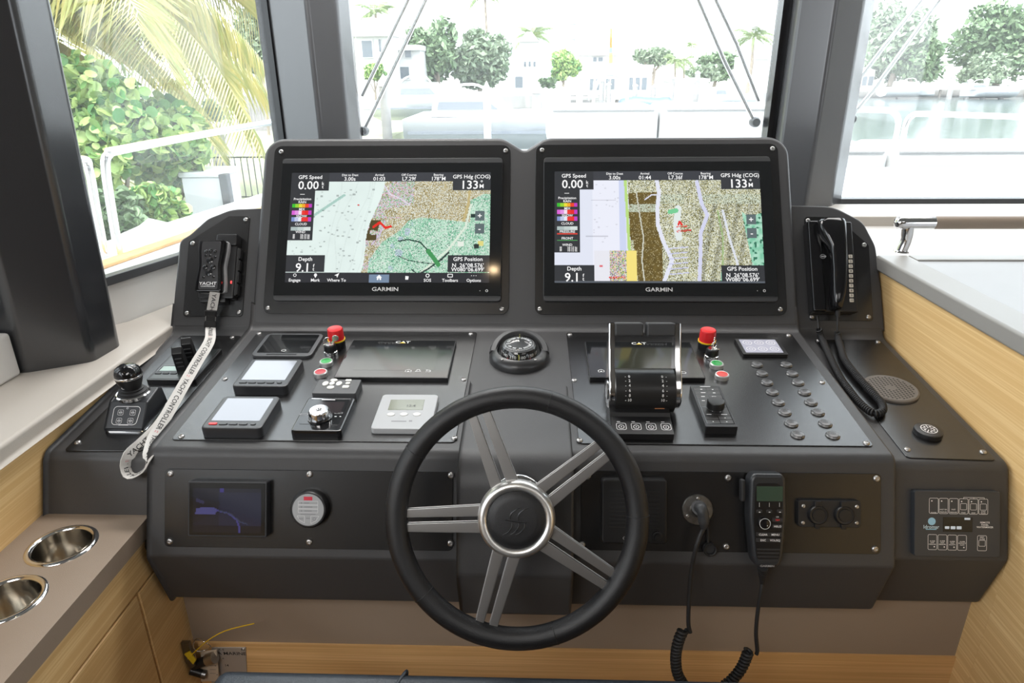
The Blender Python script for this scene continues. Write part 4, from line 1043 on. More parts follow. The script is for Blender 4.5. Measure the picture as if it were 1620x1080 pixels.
bm = bmesh.new(); lathe(bm, [(.0442, .0120), (.0458, .0146), (.049, .0164), (.0525, .0164), (.0562, .0140), (.0585, .009), (.0592, .003), (.0592, -.004), (.056, -.010), (0, -.012)], 56); finish(bm, 'hub_ring', mat('satin_hub', (.80, .79, .77), .36, 1.), t, 60)
bm = bmesh.new(); lathe(bm, [(.0444, .0120), (.0430, .0146), (.03, .0162), (0, .0170)], 48)
pad = finish(bm, 'hub_pad', LEATHER, t, 60)
P = []
for dx in (-.0055, .0065):
    top_ = spline([(dx+.0125, .0195, 0), (dx+.004, .0165, 0), (dx-.003, .009, 0), (dx-.003, .001, 0)], 5); P.append(top_)
for dx in (-.012, -.002, .007):
    P.append(spline([(dx+.0055, -.0035, 0), (dx+.005, -.011, 0), (dx-.001, -.018, 0), (dx-.008, -.0215, 0)], 5))
P.append([Vector((-.016, .0008, 0)), Vector((.016, -.0028, 0))])
bm = bmesh.new()
for L in P:
    nL = len(L); tube(bm, [(q.x, q.y, .0166) for q in L], [.0004+.0011*math.sin(pi*(i+.6)/(nL+.2)) for i in range(nL)], 6)
finish(bm, 'emblem', mat('embossed_leather', (.02, .02, .022), .3), pad, 60)
bm = bmesh.new(); M_ = Matrix.Identity(4)
d0 = (W0-oF).dot(nF)-EC
lathe(bm, [(.046, -d0+.0005), (.047, -d0+.006), (.045, -d0+.010), (.041, -d0+.011)], 40); finish(bm, 'collar', CHROME, t, 50)
bm = bmesh.new(); lathe(bm, [(.0415, -d0+.002), (.040, -d0+.02), (.034, -.03), (.034, -.010)], 40); finish(bm, 'boss', BLACK, t, 50)
# ================================================================ port wing
# ---- thruster joystick
jb = loc(GD, 191, 683, .003); jb.y += .053; jb.x += .004
t = thing('thruster_joystick', 'black thruster joystick with a chrome ringed knob on the left wing', 'joystick', GD @ T(jb.x, jb.y, .0022) @ Matrix.Scale(.84, 4))
def jl(x, y, h):
    q = loc(GD, x, y, h+.0022); return (q.x-jb.x, q.y-jb.y)
# wedge body: low print face towards the helm, high back
fL, fR = jl(166, 680, .006), jl(200, 684, .006)
hw_ = .043
prof = [(-.062, 0), (-.062, .010), (-.018, .052), (.036, .058), (.050, .050), (.058, 0)]
bm = bmesh.new(); prism(bm, fillet([(*q, .004) for q in prof], 3), -hw_, hw_, .010, 4, both=True, axis='x'); bmesh.ops.transform(bm, matrix=Matrix.Translation((.004, 0, 0)), verts=bm.verts); finish(bm, 'body', mat('joystick_body', (.022, .024, .028), .38), t, 40)
bm = bmesh.new(); prism(bm, rrect(.092, .126, .014, 4, .004, -.003), 0, .003, .001, 1); finish(bm, 'trim_ring', CHROME, t)
sl = math.atan2(.042, .044); ML = Matrix.Translation((.004, -.062, .010)) @ Matrix.Rotation(sl, 4, 'X')
P = frame_lines(fillet([(-.030, .008, .008), (.026, .008, .008), (.031, .050, .008), (-.031, .050, .008)], 4), .0012)
for x, y in ((-.014, .036), (.014, .036), (-.014, .017), (.012, .017)):
    P += frame_lines(rrect(.012, .012, .002, 2, x, y), .0007)+[rrect(.007, .0012, 0, 1, x, y)]+frame_lines(circ(.0032, 8, x, y), .0006)
P += frame_lines(circ(.002, 8, 0, .046), .0007)+[rrect(.022, .0022, 0, 1, -.002, .0078)]
o = decals('print', P, WHITE, t, .0008); o.matrix_basis = ML
KZ = .056; TJ = Matrix.Translation((0, .010, KZ)) @ Matrix.Rotation(-.06, 4, 'X')
def jpart(nm, prof_, m, n=32):
    bm = bmesh.new(); lathe(bm, prof_, n, M=TJ); return finish(bm, nm, m, t, 40)
jpart('collar', [(.037, -.004), (.0375, .003), (.035, .005), (.033, .004)], CHROME)
jpart('gaiter', [(.033, .003), (.029, .006), (.030, .009), (.024, .012), (.025, .015), (.020, .017)], RUBBER)
jpart('knob', [(.020, .016), (.0225, .022), (.0285, .040), (.0292, .045)], BLACK)
jpart('chrome_band', [(.0290, .0445), (.0298, .046), (.0298, .049), (.0290, .0502)], CHROME)
bm = bmesh.new(); n = 48; prof_ = [(.0290, .0500), (.0285, .056), (.025, .066), (.018, .0715), (.009, .074), (0, .0745)]
lathe(bm, prof_, n)
for v in bm.verts:
    r_ = math.hypot(v.co.x, v.co.y)
    if .012 < r_ < .0275:
        a = math.atan2(v.co.y, v.co.x); k = max(0, math.cos(a*6+.4))**2; v.co.x *= 1-.10*k; v.co.y *= 1-.10*k; v.co.z -= .0015*k
bmesh.ops.transform(bm, matrix=TJ, verts=bm.verts); finish(bm, 'knob_cap', BLACKG, t, 60)

# ---- twin-lever trim control with LCD
t, w, hh, uv = inst('trim_tab_control', 'flat dark panel with a small LCD and two upright black levers on the left wing', 'control panel', GD, [(277, 549), (342, 553), (316, 602), (236, 600)], .010, BLACK, r=.006, bev=.002)
plate('face', rrect(w-.012, hh-.012, .004, 2), .0099, .0104, mat('dark_teal_face', (.035, .042, .042), .3), t)
lx, ly = uv(270, 583)
plate('lcd', rrect(.040, .020, .001, 1, lx, ly), .0103, .0109, mat('mint_lcd', (.30, .42, .36), .2), t)
decals('lcd_frame', frame_lines(rrect(.046, .026, 0, 1, lx, ly), .002), BLACKG, t, .0112)
for k in range(3): plate('key', rrect(.014, .006, .002, 2, lx-.017+k*.017, ly-.021), .0103, .0118, BLACK, t)
for k, q in enumerate(((289, 568), (303, 553))):
    u, v = uv(*q, .030)
    bm = bmesh.new(); prism(bm, fillet([(-.013, 0, .002), (.013, 0, .002), (.010, .050, .004), (.004, .056, .004), (-.009, .046, .004)], 3), -.010, .010, .002, 2, both=True, axis='x')
    o = finish(bm, 'lever', BLACK, t, 40); o.matrix_basis = Matrix.Translation((u, v-.006, .0095)) @ Matrix.Rotation(.12, 4, 'X') @ Matrix.Rotation(.25, 4, 'Z')
    bm = bmesh.new()
    for j in range(3): box(bm, -.0065, .0065, -.0128+.0012*j*0-.001, -.0105, .014+.010*j, .016+.010*j)
    g2 = finish(bm, 'ribs', DGREY, o); bm = None

# ---- yacht remote in its dock
p0 = loc(GS, 338, 425, .03)
dk = thing('remote_dock', 'black charging dock with hinge ribs behind the handheld remote', 'dock', GS @ T(p0.x, p0.y, .0022))
bm = bmesh.new(); box(bm, -.034, .052, -.073, .060, 0, .026, .004, 2); finish(bm, 'back_box', BLACK, dk)
bm = bmesh.new(); box(bm, .046, .056, -.066, .054, .004, .022, .002, 1); finish(bm, 'hinge', RUBBER, dk)
for k in range(4):
    bm = bmesh.new(); box(bm, .0555, .059, -.062+.03*k, -.036+.03*k, .006, .020, .001, 1); finish(bm, 'hinge_rib', BLACK, dk)
bm = bmesh.new(); box(bm, .000, .052, .058, .088, 0, .030, .005, 2); finish(bm, 'top_clip', BLACK, dk)
bm = bmesh.new(); box(bm, -.030, .034, -.083, -.068, 0, .026, .004, 2); finish(bm, 'bottom_rest', BLACK, dk)
bm = bmesh.new(); box(bm, .044, .0465, -.036, -.030, .018, .028); finish(bm, 'indicator', mat('red_led', (.5, .02, .02), .3, emit=(1, .05, .05), es=1.5), dk)
cx, cy, w, hh = span4(GS, (312, 379), (350, 380), (356, 461), (312, 460.5), .052)
rm = thing('yacht_remote', 'handheld black and grey remote with round keys in the dock at left', 'remote', GS @ T(cx, cy, .0285))
wv = w/2
P = fillet([(-wv, -hh/2, .005), (wv, -hh/2, .005), (wv*.98, -hh*.3, .02), (wv*.84, 0, .06), (wv*.98, hh*.3, .02), (wv, hh/2, .006), (-wv, hh/2, .006), (-wv*.98, hh*.3, .02), (-wv*.84, 0, .06), (-wv*.98, -hh*.3, .02)], 4)
bm = bmesh.new(); prism(bm, P, .010, .026, .003, 2); finish(bm, 'case', BLACKG, rm, 40)
bm = bmesh.new(); prism(bm, [(q[0]*1.04+.003, q[1]) for q in P], .0, .0105, .001, 1); finish(bm, 'case_back', mat('grey_case_back', (.26, .26, .265), .3), rm, 40)
plate('key_panel', [(q[0]*.74, q[1]*.93) for q in P], .0258, .0263, mat('smoke_panel', (.055, .055, .058), .16), rm)
for (x, y, r_) in ((-.011, .034, .004), (.0, .036, .0045), (.011, .034, .004), (0, .024, .003), (.012, .020, .003), (0, .012, .0085), (-.0095, -.005, .0065), (.0095, -.005, .0065), (0, -.018, .0085), (-.012, -.030, .003), (.012, -.029, .003), (-.011, .024, .003)):
    bm = bmesh.new(); lathe(bm, [(r_, .0255), (r_*.95, .0275), (r_*.6, .0285), (0, .0285)], 16, x, y); finish(bm, 'key', mat('grey_rubber_key', (.012, .012, .013), .15), rm, 40)
letters('print', [('YACHT', -.0005, -.0445, .0105, 'c', 0, 1.2), ('CONTROLLER', 0, -.0515, .0045, 'c', 0, 1.2)], WHITE, rm, .0265)

# ---- printed lanyard hanging from the remote
def strap_pts():
    a = [loc(GS, 351, 372, .030), loc(GS, 343, 372, .055)]
    A_ = [GS @ loc(GS, x, y, h) for x, y, h in ((340, 462, .045), (336, 485, .034), (333, 503, .028), (333, 520, .026))]
    B_ = [GD @ loc(GD, x, y, h) for x, y, h in ((331, 540, .040), (312, 572, .034), (290, 610, .026), (266, 652, .016), (245, 690, .008))]
    F_ = [GF @ loc(GF, x, y, h) for x, y, h in ((235, 722, .020), (226, 744, .020), (208, 753, .016), (199, 742, .010), (202, 722, .010))]
    E_ = [GD @ loc(GD, x, y, h) for x, y, h in ((224, 702, .006), (248, 678, .008), (265, 654, .012), (272, 640, .014))]
    return A_+B_+F_+E_
sp = spline(strap_pts(), 12)
ctr = [sp[0]]
for q in sp[1:]:
    if (q-ctr[-1]).length > .002: ctr.append(q)
S_ = [0.]
for a, b in zip(ctr[:-1], ctr[1:]): S_.append(S_[-1]+(b-a).length)
lowest = min(range(len(ctr)), key=lambda i: ctr[i].z); LOOP = S_[lowest]/S_[-1]
def strap_frame(s):
    s = min(max(s, 0), S_[-1]-1e-6); i = max(k for k in range(len(S_)-1) if S_[k] <= s); f_ = (s-S_[i])/(S_[i+1]-S_[i])
    p = ctr[i].lerp(ctr[i+1], f_); tt = (ctr[min(i+2, len(ctr)-1)]-ctr[max(i-1, 0)]).normalized()
    u = s/S_[-1]
    # width direction turns over gradually through the loop
    view = (CAM-p).normalized(); wd_ = tt.cross(view).normalized()
    k_ = max(0., 1-abs((s/S_[-1]-LOOP)/.16)); k_ = k_*k_*(3-2*k_)*.80
    wd_ = (wd_*(1-k_)-nF*k_); wd_ = (wd_-tt*wd_.dot(tt)).normalized()
    return p, tt, wd_, wd_.cross(tt).normalized()
HW_ = .0112
ly_ = thing('lanyard', 'white printed lanyard strap looping from the remote over the left wing', 'lanyard', Matrix.Translation(ctr[0]))
inv = Vector(ctr[0])
bm = bmesh.new(); rows = []
N_ = 110
for k in range(N_+1):
    p, tt, wd_, nn = strap_frame(S_[-1]*k/N_); p = p-inv
    rows.append([bm.verts.new(p+wd_*s1*HW_+nn*s2*.0006) for s1, s2 in ((-1, 1), (1, 1), (1, -1), (-1, -1))])
for a, b in zip(rows[:-1], rows[1:]):
    for i in range(4): bm.faces.new((a[i], a[(i+1) % 4], b[(i+1) % 4], b[i]))
bm.faces.new(rows[0]); bm.faces.new(rows[-1]); finish(bm, 'webbing', mat('white_webbing', (.66, .64, .61), .7, bump=.5, bscale=1500), ly_, 60)
def strap_print(name, m, items):
    V = []; Fc = []
    for s_, s0, size in items:
        vv, ff, w_ = layout(s_, size, 1.25); o0 = len(V)
        for q in vv:
            p, tt, wd_, nn = strap_frame(s0+q[0]); V.append(p-inv+wd_*(-(q[1]-.35*size))*-1*-1+nn*.0010)
        Fc += [tuple(i+o0 for i in q) for q in ff]
    return raw(name, V, Fc, m, ly_)
it = []; s0 = .004
marks = []
while s0 < S_[-1]-.12:
    if not (.035 < s0 < .06): pass
    it.append(('YACHT CONTROLLER', s0, .0125)); s0 += .172; marks.append(s0-.012)
strap_print('print', mat('black_ink', (.02, .02, .022), .6), it)
strap_print('red_mark', mat('red_ink', (.7, .03, .06), .6), [('::', m_, .011) for m_ in marks])
p, tt, wd_, nn = strap_frame(.066)
bm = bmesh.new(); box(bm, -.0135, .0135, -.022, -.004, -.004, .006, .002, 2); box(bm, -.0100, .0100, -.006, .010, -.004, .005, .002, 2); box(bm, -.0135, .0135, .008, .022, -.004, .006, .002, 2)
o = finish(bm, 'buckle', BLACK, ly_)
R3 = Matrix((wd_, -tt, nn)).transposed().to_4x4(); R3.translation = p-inv
R3.translation = p-inv; o.matrix_basis = R3

# ================================================================ starboard wing
# ---- intercom handset
c0 = span4(GS, (1275, 352), (1349, 352), (1352, 494), (1282, 496), .02)
ic = thing('intercom_phone', 'glossy black intercom handset in its cradle with numbered keys on the right wing', 'telephone', GS @ T(c0[0], c0[1], .0022))
w, hh = c0[2], c0[3]
bm = bmesh.new(); box(bm, -w/2, w/2, -hh/2, hh/2, 0, .026, .004, 3); finish(bm, 'cradle', BLACK, ic)
bm = bmesh.new(); box(bm, -w/2, -w/2+.030, -hh/2, hh/2, .02, .036, .005, 3); finish(bm, 'cradle_rib', BLACKG, ic)
# handset: tapered bar with swollen ends
hx0 = loc(GS, 1296, 348, .065).x-c0[0]; hx1 = loc(GS, 1343, 348, .065).x-c0[0]
yt = loc(GS, 1320, 346, .06).y-c0[1]; yb = loc(GS, 1325, 490, .05).y-c0[1]
bm = bmesh.new(); rings = []
HP = [(345, 1299, 1339, .040, .020), (349, 1297, 1342.5, .038, .026), (358, 1299, 1343.5, .038, .029), (372, 1306, 1343.5, .041, .027), (386, 1314, 1343, .046, .020), (402, 1317.5, 1342.5, .050, .015), (425, 1319, 1342.5, .052, .014), (445, 1319, 1342, .050, .015), (462, 1319, 1340.5, .044, .020), (476, 1319.5, 1337.5, .039, .023), (485, 1320.5, 1334.5, .037, .021), (489, 1322, 1331, .037, .015)]
for y, xa, xb, zc, th in HP:
    pa_, pb_ = loc(GS, xa, y, zc+th), loc(GS, xb, y, zc+th); xc, wd, y_ = (pa_.x+pb_.x)/2-c0[0], (pb_.x-pa_.x)/2, pa_.y-c0[1]
    rings.append([bm.verts.new((xc+math.copysign(abs(math.cos(a))**.6, math.cos(a))*wd, y_, zc+math.copysign(abs(math.sin(a))**.6, math.sin(a))*th)) for a in np.linspace(0, 2*pi, 25)[:-1]])
for a, b in zip(rings[:-1], rings[1:]):
    for i in range(24): bm.faces.new((a[i], a[(i+1) % 24], b[(i+1) % 24], b[i]))
bm.faces.new(rings[0]); bm.faces.new(rings[-1]); finish(bm, 'handset', BLACKG, ic, 60)
for k in range(10):
    q = loc(GS, 1344.5+.22*k, 406+7.7*k, .026); u, v = q.x-c0[0], q.y-c0[1]
    o = plate('number_key', rrect(.0095, .0085, .001, 1, u, v), .0255, .0272, mat('ivory_key', (.72, .68, .6), .5), ic)
letters('key_numbers', [(str(k+1), loc(GS, 1344.5+.22*k, 406+7.7*k, .026).x-c0[0], loc(GS, 1344.5+.22*k, 406+7.7*k, .026).y-c0[1], .007) for k in range(10)], mat('black_ink'), ic, .0275)
q = loc(GS, 1301, 406, .036); decals('maker_print', frame_lines(circ(.006, 12, q.x-c0[0], q.y-c0[1], .005), .001)+[rrect(.012, .003, 0, 1, q.x-c0[0]+.002, q.y-c0[1])], GREYP, ic, .0365)
def to_local(Mt, p): return Mt.inverted() @ p
Mi = GS @ T(c0[0], c0[1], .0022)
pth = [GS @ loc(GS, 1295, 520, .03)]+[GD @ loc(GD, x, y, .011) for x, y in ((1300, 535), (1313, 565), (1331, 600), (1352, 628), (1370, 646))]+[GD @ loc(GD, x, y, .012) for x, y in ((1384, 654), (1396, 650), (1395, 638))]+[GD @ loc(GD, x, y, .012) for x, y in ((1381, 622), (1358, 597), (1337, 570), (1330, 550), (1326, 535))]+[GS @ loc(GS, 1325, 524, .03)]
pth = [to_local(Mi, p) for p in spline(pth, 6)]
bm = bmesh.new(); tube(bm, coil(pth, .0058, .0052, 10), .0021, 6); finish(bm, 'coiled_cord', RUBBER, ic, 80)
bm = bmesh.new()
for a, b, h in (((1293, 500), (1295, 520), .022), ((1325, 492), (1325, 524), .03)):
    tube(bm, [to_local(Mi, GS @ loc(GS, *a, h)), to_local(Mi, GS @ loc(GS, (a[0]+b[0])/2+.5, (a[1]+b[1])/2, h+.004)), to_local(Mi, GS @ loc(GS, *b, .03))], .0026, 8)
finish(bm, 'cord_end', RUBBER, ic, 80)
bm = bmesh.new(); q = to_local(Mi, GS @ loc(GS, 1325, 493, .03)); tube(bm, [q+Vector((0, .008, 0)), q+Vector((0, -.012, 0))], [.007, .005], 12); finish(bm, 'strain_relief', RUBBER, ic, 60)

# ---- round speaker grille
g0 = loc(GD, 1409, 614, .006); rg = .0525
t = thing('speaker_grille', 'round taupe grey perforated speaker grille on the right wing', 'speaker', GD @ T(g0.x, g0.y, .0022))
GRM = mat('taupe_grille', (.14, .125, .11), .5)
bm = bmesh.new(); lathe(bm, [(rg, 0), (rg, .004), (rg-.003, .0062), (rg-.006, .0060), (rg-.007, .0052), (0, .0052)], 56); finish(bm, 'cover', GRM, t, 40)
hol = []
for i in range(-8, 9):
    for j in range(-14, 15):
        x = i*.0070; y = j*.0064+(.0032 if i % 2 else 0)
        if math.hypot(x, y) < rg-.009 and not (abs(x) < .010 and abs(y) < .009): hol.append(rrect(.0038, .0036, .0012, 1, x, y))
decals('perforations', hol, mat('grille_hole', (.012, .011, .01), .8), t, .0055)
# ---- dark round cap with a white emblem
g1 = loc(GD, 1468.5, 682, .008)
t = thing('round_cap', 'black round cap with a white star wheel emblem on the right wing', 'cap', GD @ T(g1.x, g1.y, .0022))
bm = bmesh.new(); lathe(bm, [(.0235, 0), (.0245, .004), (.0235, .009), (.020, .0105), (0, .0108)], 40); finish(bm, 'body', BLACK, t, 50)
P = frame_lines(circ(.0135, 26), .0014)
for k in range(5):
    a = 2*pi*k/5+.3; P += stroke([(.003*math.cos(a), .003*math.sin(a)), (.0130*math.cos(a), .0130*math.sin(a))], .0016); a += pi/5; P.append([(.0085*math.cos(a)+.002*math.cos(b), .0085*math.sin(a)+.002*math.sin(b)) for b in np.linspace(0, 2*pi, 9)[:-1]])
decals('emblem', P, WHITE, t, .0111)
# ---- watermaker panel on the right wing front
t, w, hh, uv = inst('watermaker_panel', 'dark grey watermaker control panel with white outlined keys at lower right', 'control panel', GF, [(1448, 775), (1584, 778), (1582, 883), (1445, 879)], .012, mat('slate_panel', (.040, .044, .050), .42), r=.005, bev=.002, base=0)
P = []; SX = 1375/140.
def wp(x, y): return uv(1445+x/SX, 775+y/SX)
def rr2(x0, y0, x1, y1, r=.002):
    a, b = wp(x0, y1), wp(x1, y0); return rrect(b[0]-a[0], b[1]-a[1], r, 3, (a[0]+b[0])/2, (a[1]+b[1])/2)
for k, x in enumerate((245, 398, 555, 708, 862, 1015)):
    y0 = 125+k*3; P += frame_lines(rr2(x, y0, x+140, y0+235), .0006); P.append(circ(.0012, 8, *wp(x+40, y0+42)))
    if k > 2: P += frame_lines(rr2(x+22, y0+75, x+118, y0+170, .001), .0006)
for k, x in enumerate((225, 380, 532, 685)):
    y0 = 690+k*4; P += frame_lines(rr2(x, y0, x+138, y0+232), .0006); P.append(circ(.0012, 8, *wp(x+98, y0+188)))
P += frame_lines(rr2(993, 708, 1136, 940), .0006)+frame_lines(rr2(1015, 780, 1115, 870, .001), .0006)
P += stroke([wp(780, 138), wp(780, 112), wp(1100, 118), wp(1100, 142)], .0006)+stroke([wp(938, 115), wp(938, 140)], .0006)
decals('key_outlines', P, WHITE, t, .0123)
it = []
for x, y, s in ((465, 300, 'INLET SEA'), (465, 340, 'PRESSURE'), (622, 300, 'INLET'), (622, 345, 'PRESSURE'), (775, 350, 'START'), (930, 355, 'STOP'), (1085, 335, 'AUTO'), (1085, 360, 'FLUSH'), (315, 350, 'POWER'),
                (293, 790, 'ALARM'), (293, 815, 'LOW'), (293, 840, 'PRESSURE'), (448, 790, 'ALARM'), (448, 817, 'HIGH'), (448, 842, 'PRESSURE'), (602, 797, 'ALARM'), (602, 822, 'HIGH'), (602, 847, 'SALINITY'), (757, 800, 'ALARM'), (757, 826, 'PRODUCT'), (757, 852, 'FLOW'), (1065, 732, 'RESET'), (1065, 760, 'ALARM')):
    it.append((s, *wp(x, y), .0027))
for y, s in ((503, 'REMOTE'), (540, 'PANEL'), (575, 'WATERMAKER')): it.append((s, *wp(1110, y), .0042))
letters('print', it, WHITE, t, .0123)
sky = mat('sky_blue_print', (.30, .55, .72), .5)
decals('globe_logo', [circ(.0065, 20, *wp(285, 485))], sky, t, .0122)
letters('logo_name', [('Idromar', *wp(275, 568), .0085, 'c', 0, .95)], mat('pale_blue_print', (.55, .72, .8), .5), t, .0124)
decals('logo_line', [rrect(.018, .0014, 0, 1, *wp(275, 608))], sky, t, .0123)
plate('lcd', rr2(458, 425, 920, 645, .001), .0119, .0125, GLASS_B, t)
decals('lcd_keys', [rr2(485, 560, 555, 600, .001), rr2(575, 560, 650, 605, .001), rr2(668, 560, 745, 607, .001), rr2(790, 430, 880, 460, 0)], mat('pale_lcd_ink', (.5, .55, .6), .4, emit=(.6, .7, .8), es=.12), t, .0127)
# ================================================================ front face, below the wheel
# ---- dark camera monitor
t, w, hh, uv = inst('camera_monitor', 'dark monitor with a bluish camera picture low on the left front', 'monitor', FF, [(297, 762.5), (423, 760.5), (421, 849.5), (296.5, 849)], .016, mat('monitor_case', (.022, .023, .026), .4), r=.003, bev=.0015)
plate('glass', rrect(w-.006, hh-.006, .001, 1), .0159, .0164, GLASS_B, t)
R, K = 44, 66; V, U = np.meshgrid((np.arange(R)+.5)/R, (np.arange(K)+.5)/K, indexing='ij'); im = np.zeros((R, K, 3)); im[:] = lin((14, 15, 24))
im[(U > .38) & (V > .08)] = lin((18, 20, 34)); im[V > .85] = lin((10, 10, 16)); im[inpoly(U, V, [(.0, .2), (.40, .3), (.36, .55), (0, .8)])] = lin((12, 12, 18))
im[inpoly(U, V, [(.05, .45), (.30, .42), (.36, .48), (.33, .58), (.03, .60)])] = lin((46, 46, 82)); im[inpoly(U, V, [(.05, .22), (.17, .30), (.15, .36), (.04, .30)])] = lin((30, 30, 50))
im[seg_dist(U, V, [(.36, .50), (.52, .56), (.64, .70), (.68, .86), (.68, 1)], 1.4) < .02] = lin((40, 38, 80)); im[seg_dist(U, V, [(.38, .50), (.56, .58), (.70, .76), (.80, .80)], 1.4) < .013] = lin((34, 40, 58))
im[(U > .40) & (U < .45) & (V < .1)] = lin((34, 30, 78))
picture('camera_picture', im, w*.86, hh*.80, SCREEN_LOW, t, .0166, (0, -.002))
# ---- round gas detector
p = loc(FF, 487, 806.5, .02); t = thing('gas_detector', 'round black gauge with a grey printed face and red logo block', 'gauge', FF @ T(p.x, p.y, .0022))
rg = .0300
bm = bmesh.new(); lathe(bm, [(rg+.003, 0), (rg+.0025, .012), (rg, .016), (rg-.0025, .0162), (0, .0160)], 44); finish(bm, 'housing', BLACK, t, 40)
bm = bmesh.new(); prism(bm, circ(rg-.0025, 44), .0159, .0167, .0002, 1); finish(bm, 'face', mat('silver_grey_face', (.36, .37, .38), .45), t)
decals('logo_block', [rrect(.0150, .0065, 0, 1, 0, .0195)], mat('red_print', (.62, .03, .06), .5), t, .0169)
P = []
for k in range(3): P += frame_lines(rrect(.034, .0062, 0, 1, 0, .0118-.0068*k), .0006)
P += frame_lines([(-.019, -.0105), (-.006, -.0105), (-.006, -.0225), (-.014, -.0185)], .0006)+frame_lines([(.019, -.0105), (.005, -.0105), (.005, -.0235), (.014, -.0185)], .0006)
decals('white_lines', P, mat('pale_line', (.7, .7, .7), .5), t, .0169)
P = []
for k in range(3): P += [circ(.0014, 8, -.0115, .0118-.0068*k), rrect((.009, .014, .013)[k], .0014, 0, 1, (-.0025, .0005, 0)[k], .0118-.0068*k)]
P += [rrect(.026, .0014, 0, 1, 0, -.0075), rrect(.008, .0016, 0, 1, -.012, -.0155), rrect(.007, .0016, 0, 1, 0, -.0145)]+frame_lines(circ(.0025, 10, .011, -.0155), .001)
decals('fine_print', P, mat('grey_ink'), t, .0170)
# ---- radio loudspeaker box behind the wheel rim
t, w, hh, uv = inst('radio_speaker', 'square black louvred radio speaker behind the right of the wheel', 'speaker', FF, [(953, 757.5), (1056, 758), (1055, 861), (951, 860)], .018, mat('speaker_black', (.010, .010, .011), .42), r=.006, bev=.004)
for k in range(10):
    o = plate('louvre', rrect(w-.026, .0026, .001, 1, 0, hh/2-.020-.0068*k), .0175, .0192, mat('louvre_black', (.014, .014, .015), .5), t)
q = uv(1040, 848); bm = bmesh.new(); lathe(bm, [(.009, .0175), (.0088, .021), (.006, .0215), (.0055, .027), (0, .027)], 24, *q); finish(bm, 'volume_knob', BLACK, t, 40)
letters('maker_name', [('GARMIN', *uv(1003, 851), .0085, 'c', 0, 1.2)], GREYP, t, .0183)
# ---- steel socket with plug; its cable is the handset's lead
p = loc(FF, 1103.5, 806, .003); t = thing('deck_socket', 'round steel flanged socket with three screws and a hanging black cap', 'socket', FF @ T(p.x, p.y, .0022))
bm = bmesh.new(); lathe(bm, [(.0262, 0), (.0262, .002), (.0250, .0032), (.014, .0034), (.013, .008), (.011, .008), (.0105, .001), (0, .001)], 40); finish(bm, 'flange', mat('worn_steel', (.30, .29, .27), .34, 1., var=.25, vscale=90), t, 40)
for a in (math.pi/2, math.pi*7/6, -math.pi/6):
    c = bpy.data.objects.new('screw', SC); C.objects.link(c); c.parent = t; c.location = (.020*math.cos(a), .020*math.sin(a), .003); c.scale = (.55,)*3
q = loc(FF, 1123.5, 869, .012); cx_, cy_ = q.x-p.x, q.y-p.y
bm = bmesh.new(); lathe(bm, [(.0115, .004), (.0118, .010), (.0100, .0125), (.0085, .0115), (.008, .006), (0, .006)], 28, cx_, cy_); finish(bm, 'hanging_cap', RUBBER, t, 40)
bm = bmesh.new(); tube(bm, spline([(.012, -.015, .004), (.016, -.030, .008), (cx_-.003, cy_+.010, .008)], 5), .0022, 6); finish(bm, 'cap_strap', RUBBER, t, 60)
PS = p
# ---- VHF handset and its lead
hx, hy, w, hh = span4(FF, (1184, 748.5), (1247, 748.5), (1238, 897), (1187, 898), .030)
Mv = FF @ T(hx, hy, .0022); vh = thing('radio_handset', 'black handheld radio microphone with a green LCD hung on the right front', 'radio handset', Mv)
P = fillet([(-.50*w, hh*.44, .012), (-.40*w, hh*.5, .012), (.40*w, hh*.5, .012), (.50*w, hh*.44, .012), (.53*w, hh*.05, .05), (.42*w, -hh*.40, .02), (.33*w, -hh*.49, .012), (-.33*w, -hh*.49, .012), (-.42*w, -hh*.40, .02), (-.53*w, hh*.05, .05)], 4)
P = P[::-1]
bm = bmesh.new(); prism(bm, P, .006, .032, .007, 4); finish(bm, 'case', mat('radio_case', (.022, .024, .027), .36), vh, 50)
bm = bmesh.new(); box(bm, -.018, .018, -.03, .03, 0, .007); finish(bm, 'hang_clip', BLACK, vh)
plate('face', fillet([(-.36*w, hh*.40, .008), (.36*w, hh*.40, .008), (.40*w, 0, .03), (.31*w, -hh*.42, .01), (-.31*w, -hh*.42, .01), (-.40*w, 0, .03)], 4)[::-1], .0315, .0328, mat('radio_face', (.007, .007, .008), .3), vh)
def vv(x, y):   # crop of the handset, 5.4 px per px, from (1060, 730)
    q = loc(FF, 1060+x/5.4, 730+y/5.4, .035); return (q.x-hx, q.y-hy)
def vbox(x0, y0, x1, y1): a, b = vv(x0, y1), vv(x1, y0); return (b[0]-a[0], b[1]-a[1], (a[0]+b[0])/2, (a[1]+b[1])/2)
def vplate(nm, x0, y0, x1, y1, z0, z1, m, r=.001): ww, h2, a, b = vbox(x0, y0, x1, y1); return plate(nm, rrect(ww, h2, r, 2, a, b), z0, z1, m, vh)
vplate('lcd', 740, 212, 965, 338, .0325, .0332, mat('dark_green_lcd', (.045, .075, .05), .15))
decals('lcd_marks', [rrect(.0006, .007, 0, 1, *vv(x, 368)) for x in (763, 848, 935)], WHITE, vh, .0330)
kb = mat('radio_key', (.03, .03, .032), .35)
for x in (763, 848, 937): vplate('soft_key', x-24, 410, x+24, 436, .0325, .0340, kb)
vplate('channel_key', 872, 480, 964, 512, .0325, .0340, kb); vplate('hi_lo_key', 872, 535, 964, 567, .0325, .0340, kb)
vplate('key_row', 735, 605, 955, 637, .0325, .0338, kb); vplate('key_row', 735, 655, 950, 685, .0325, .0338, kb)
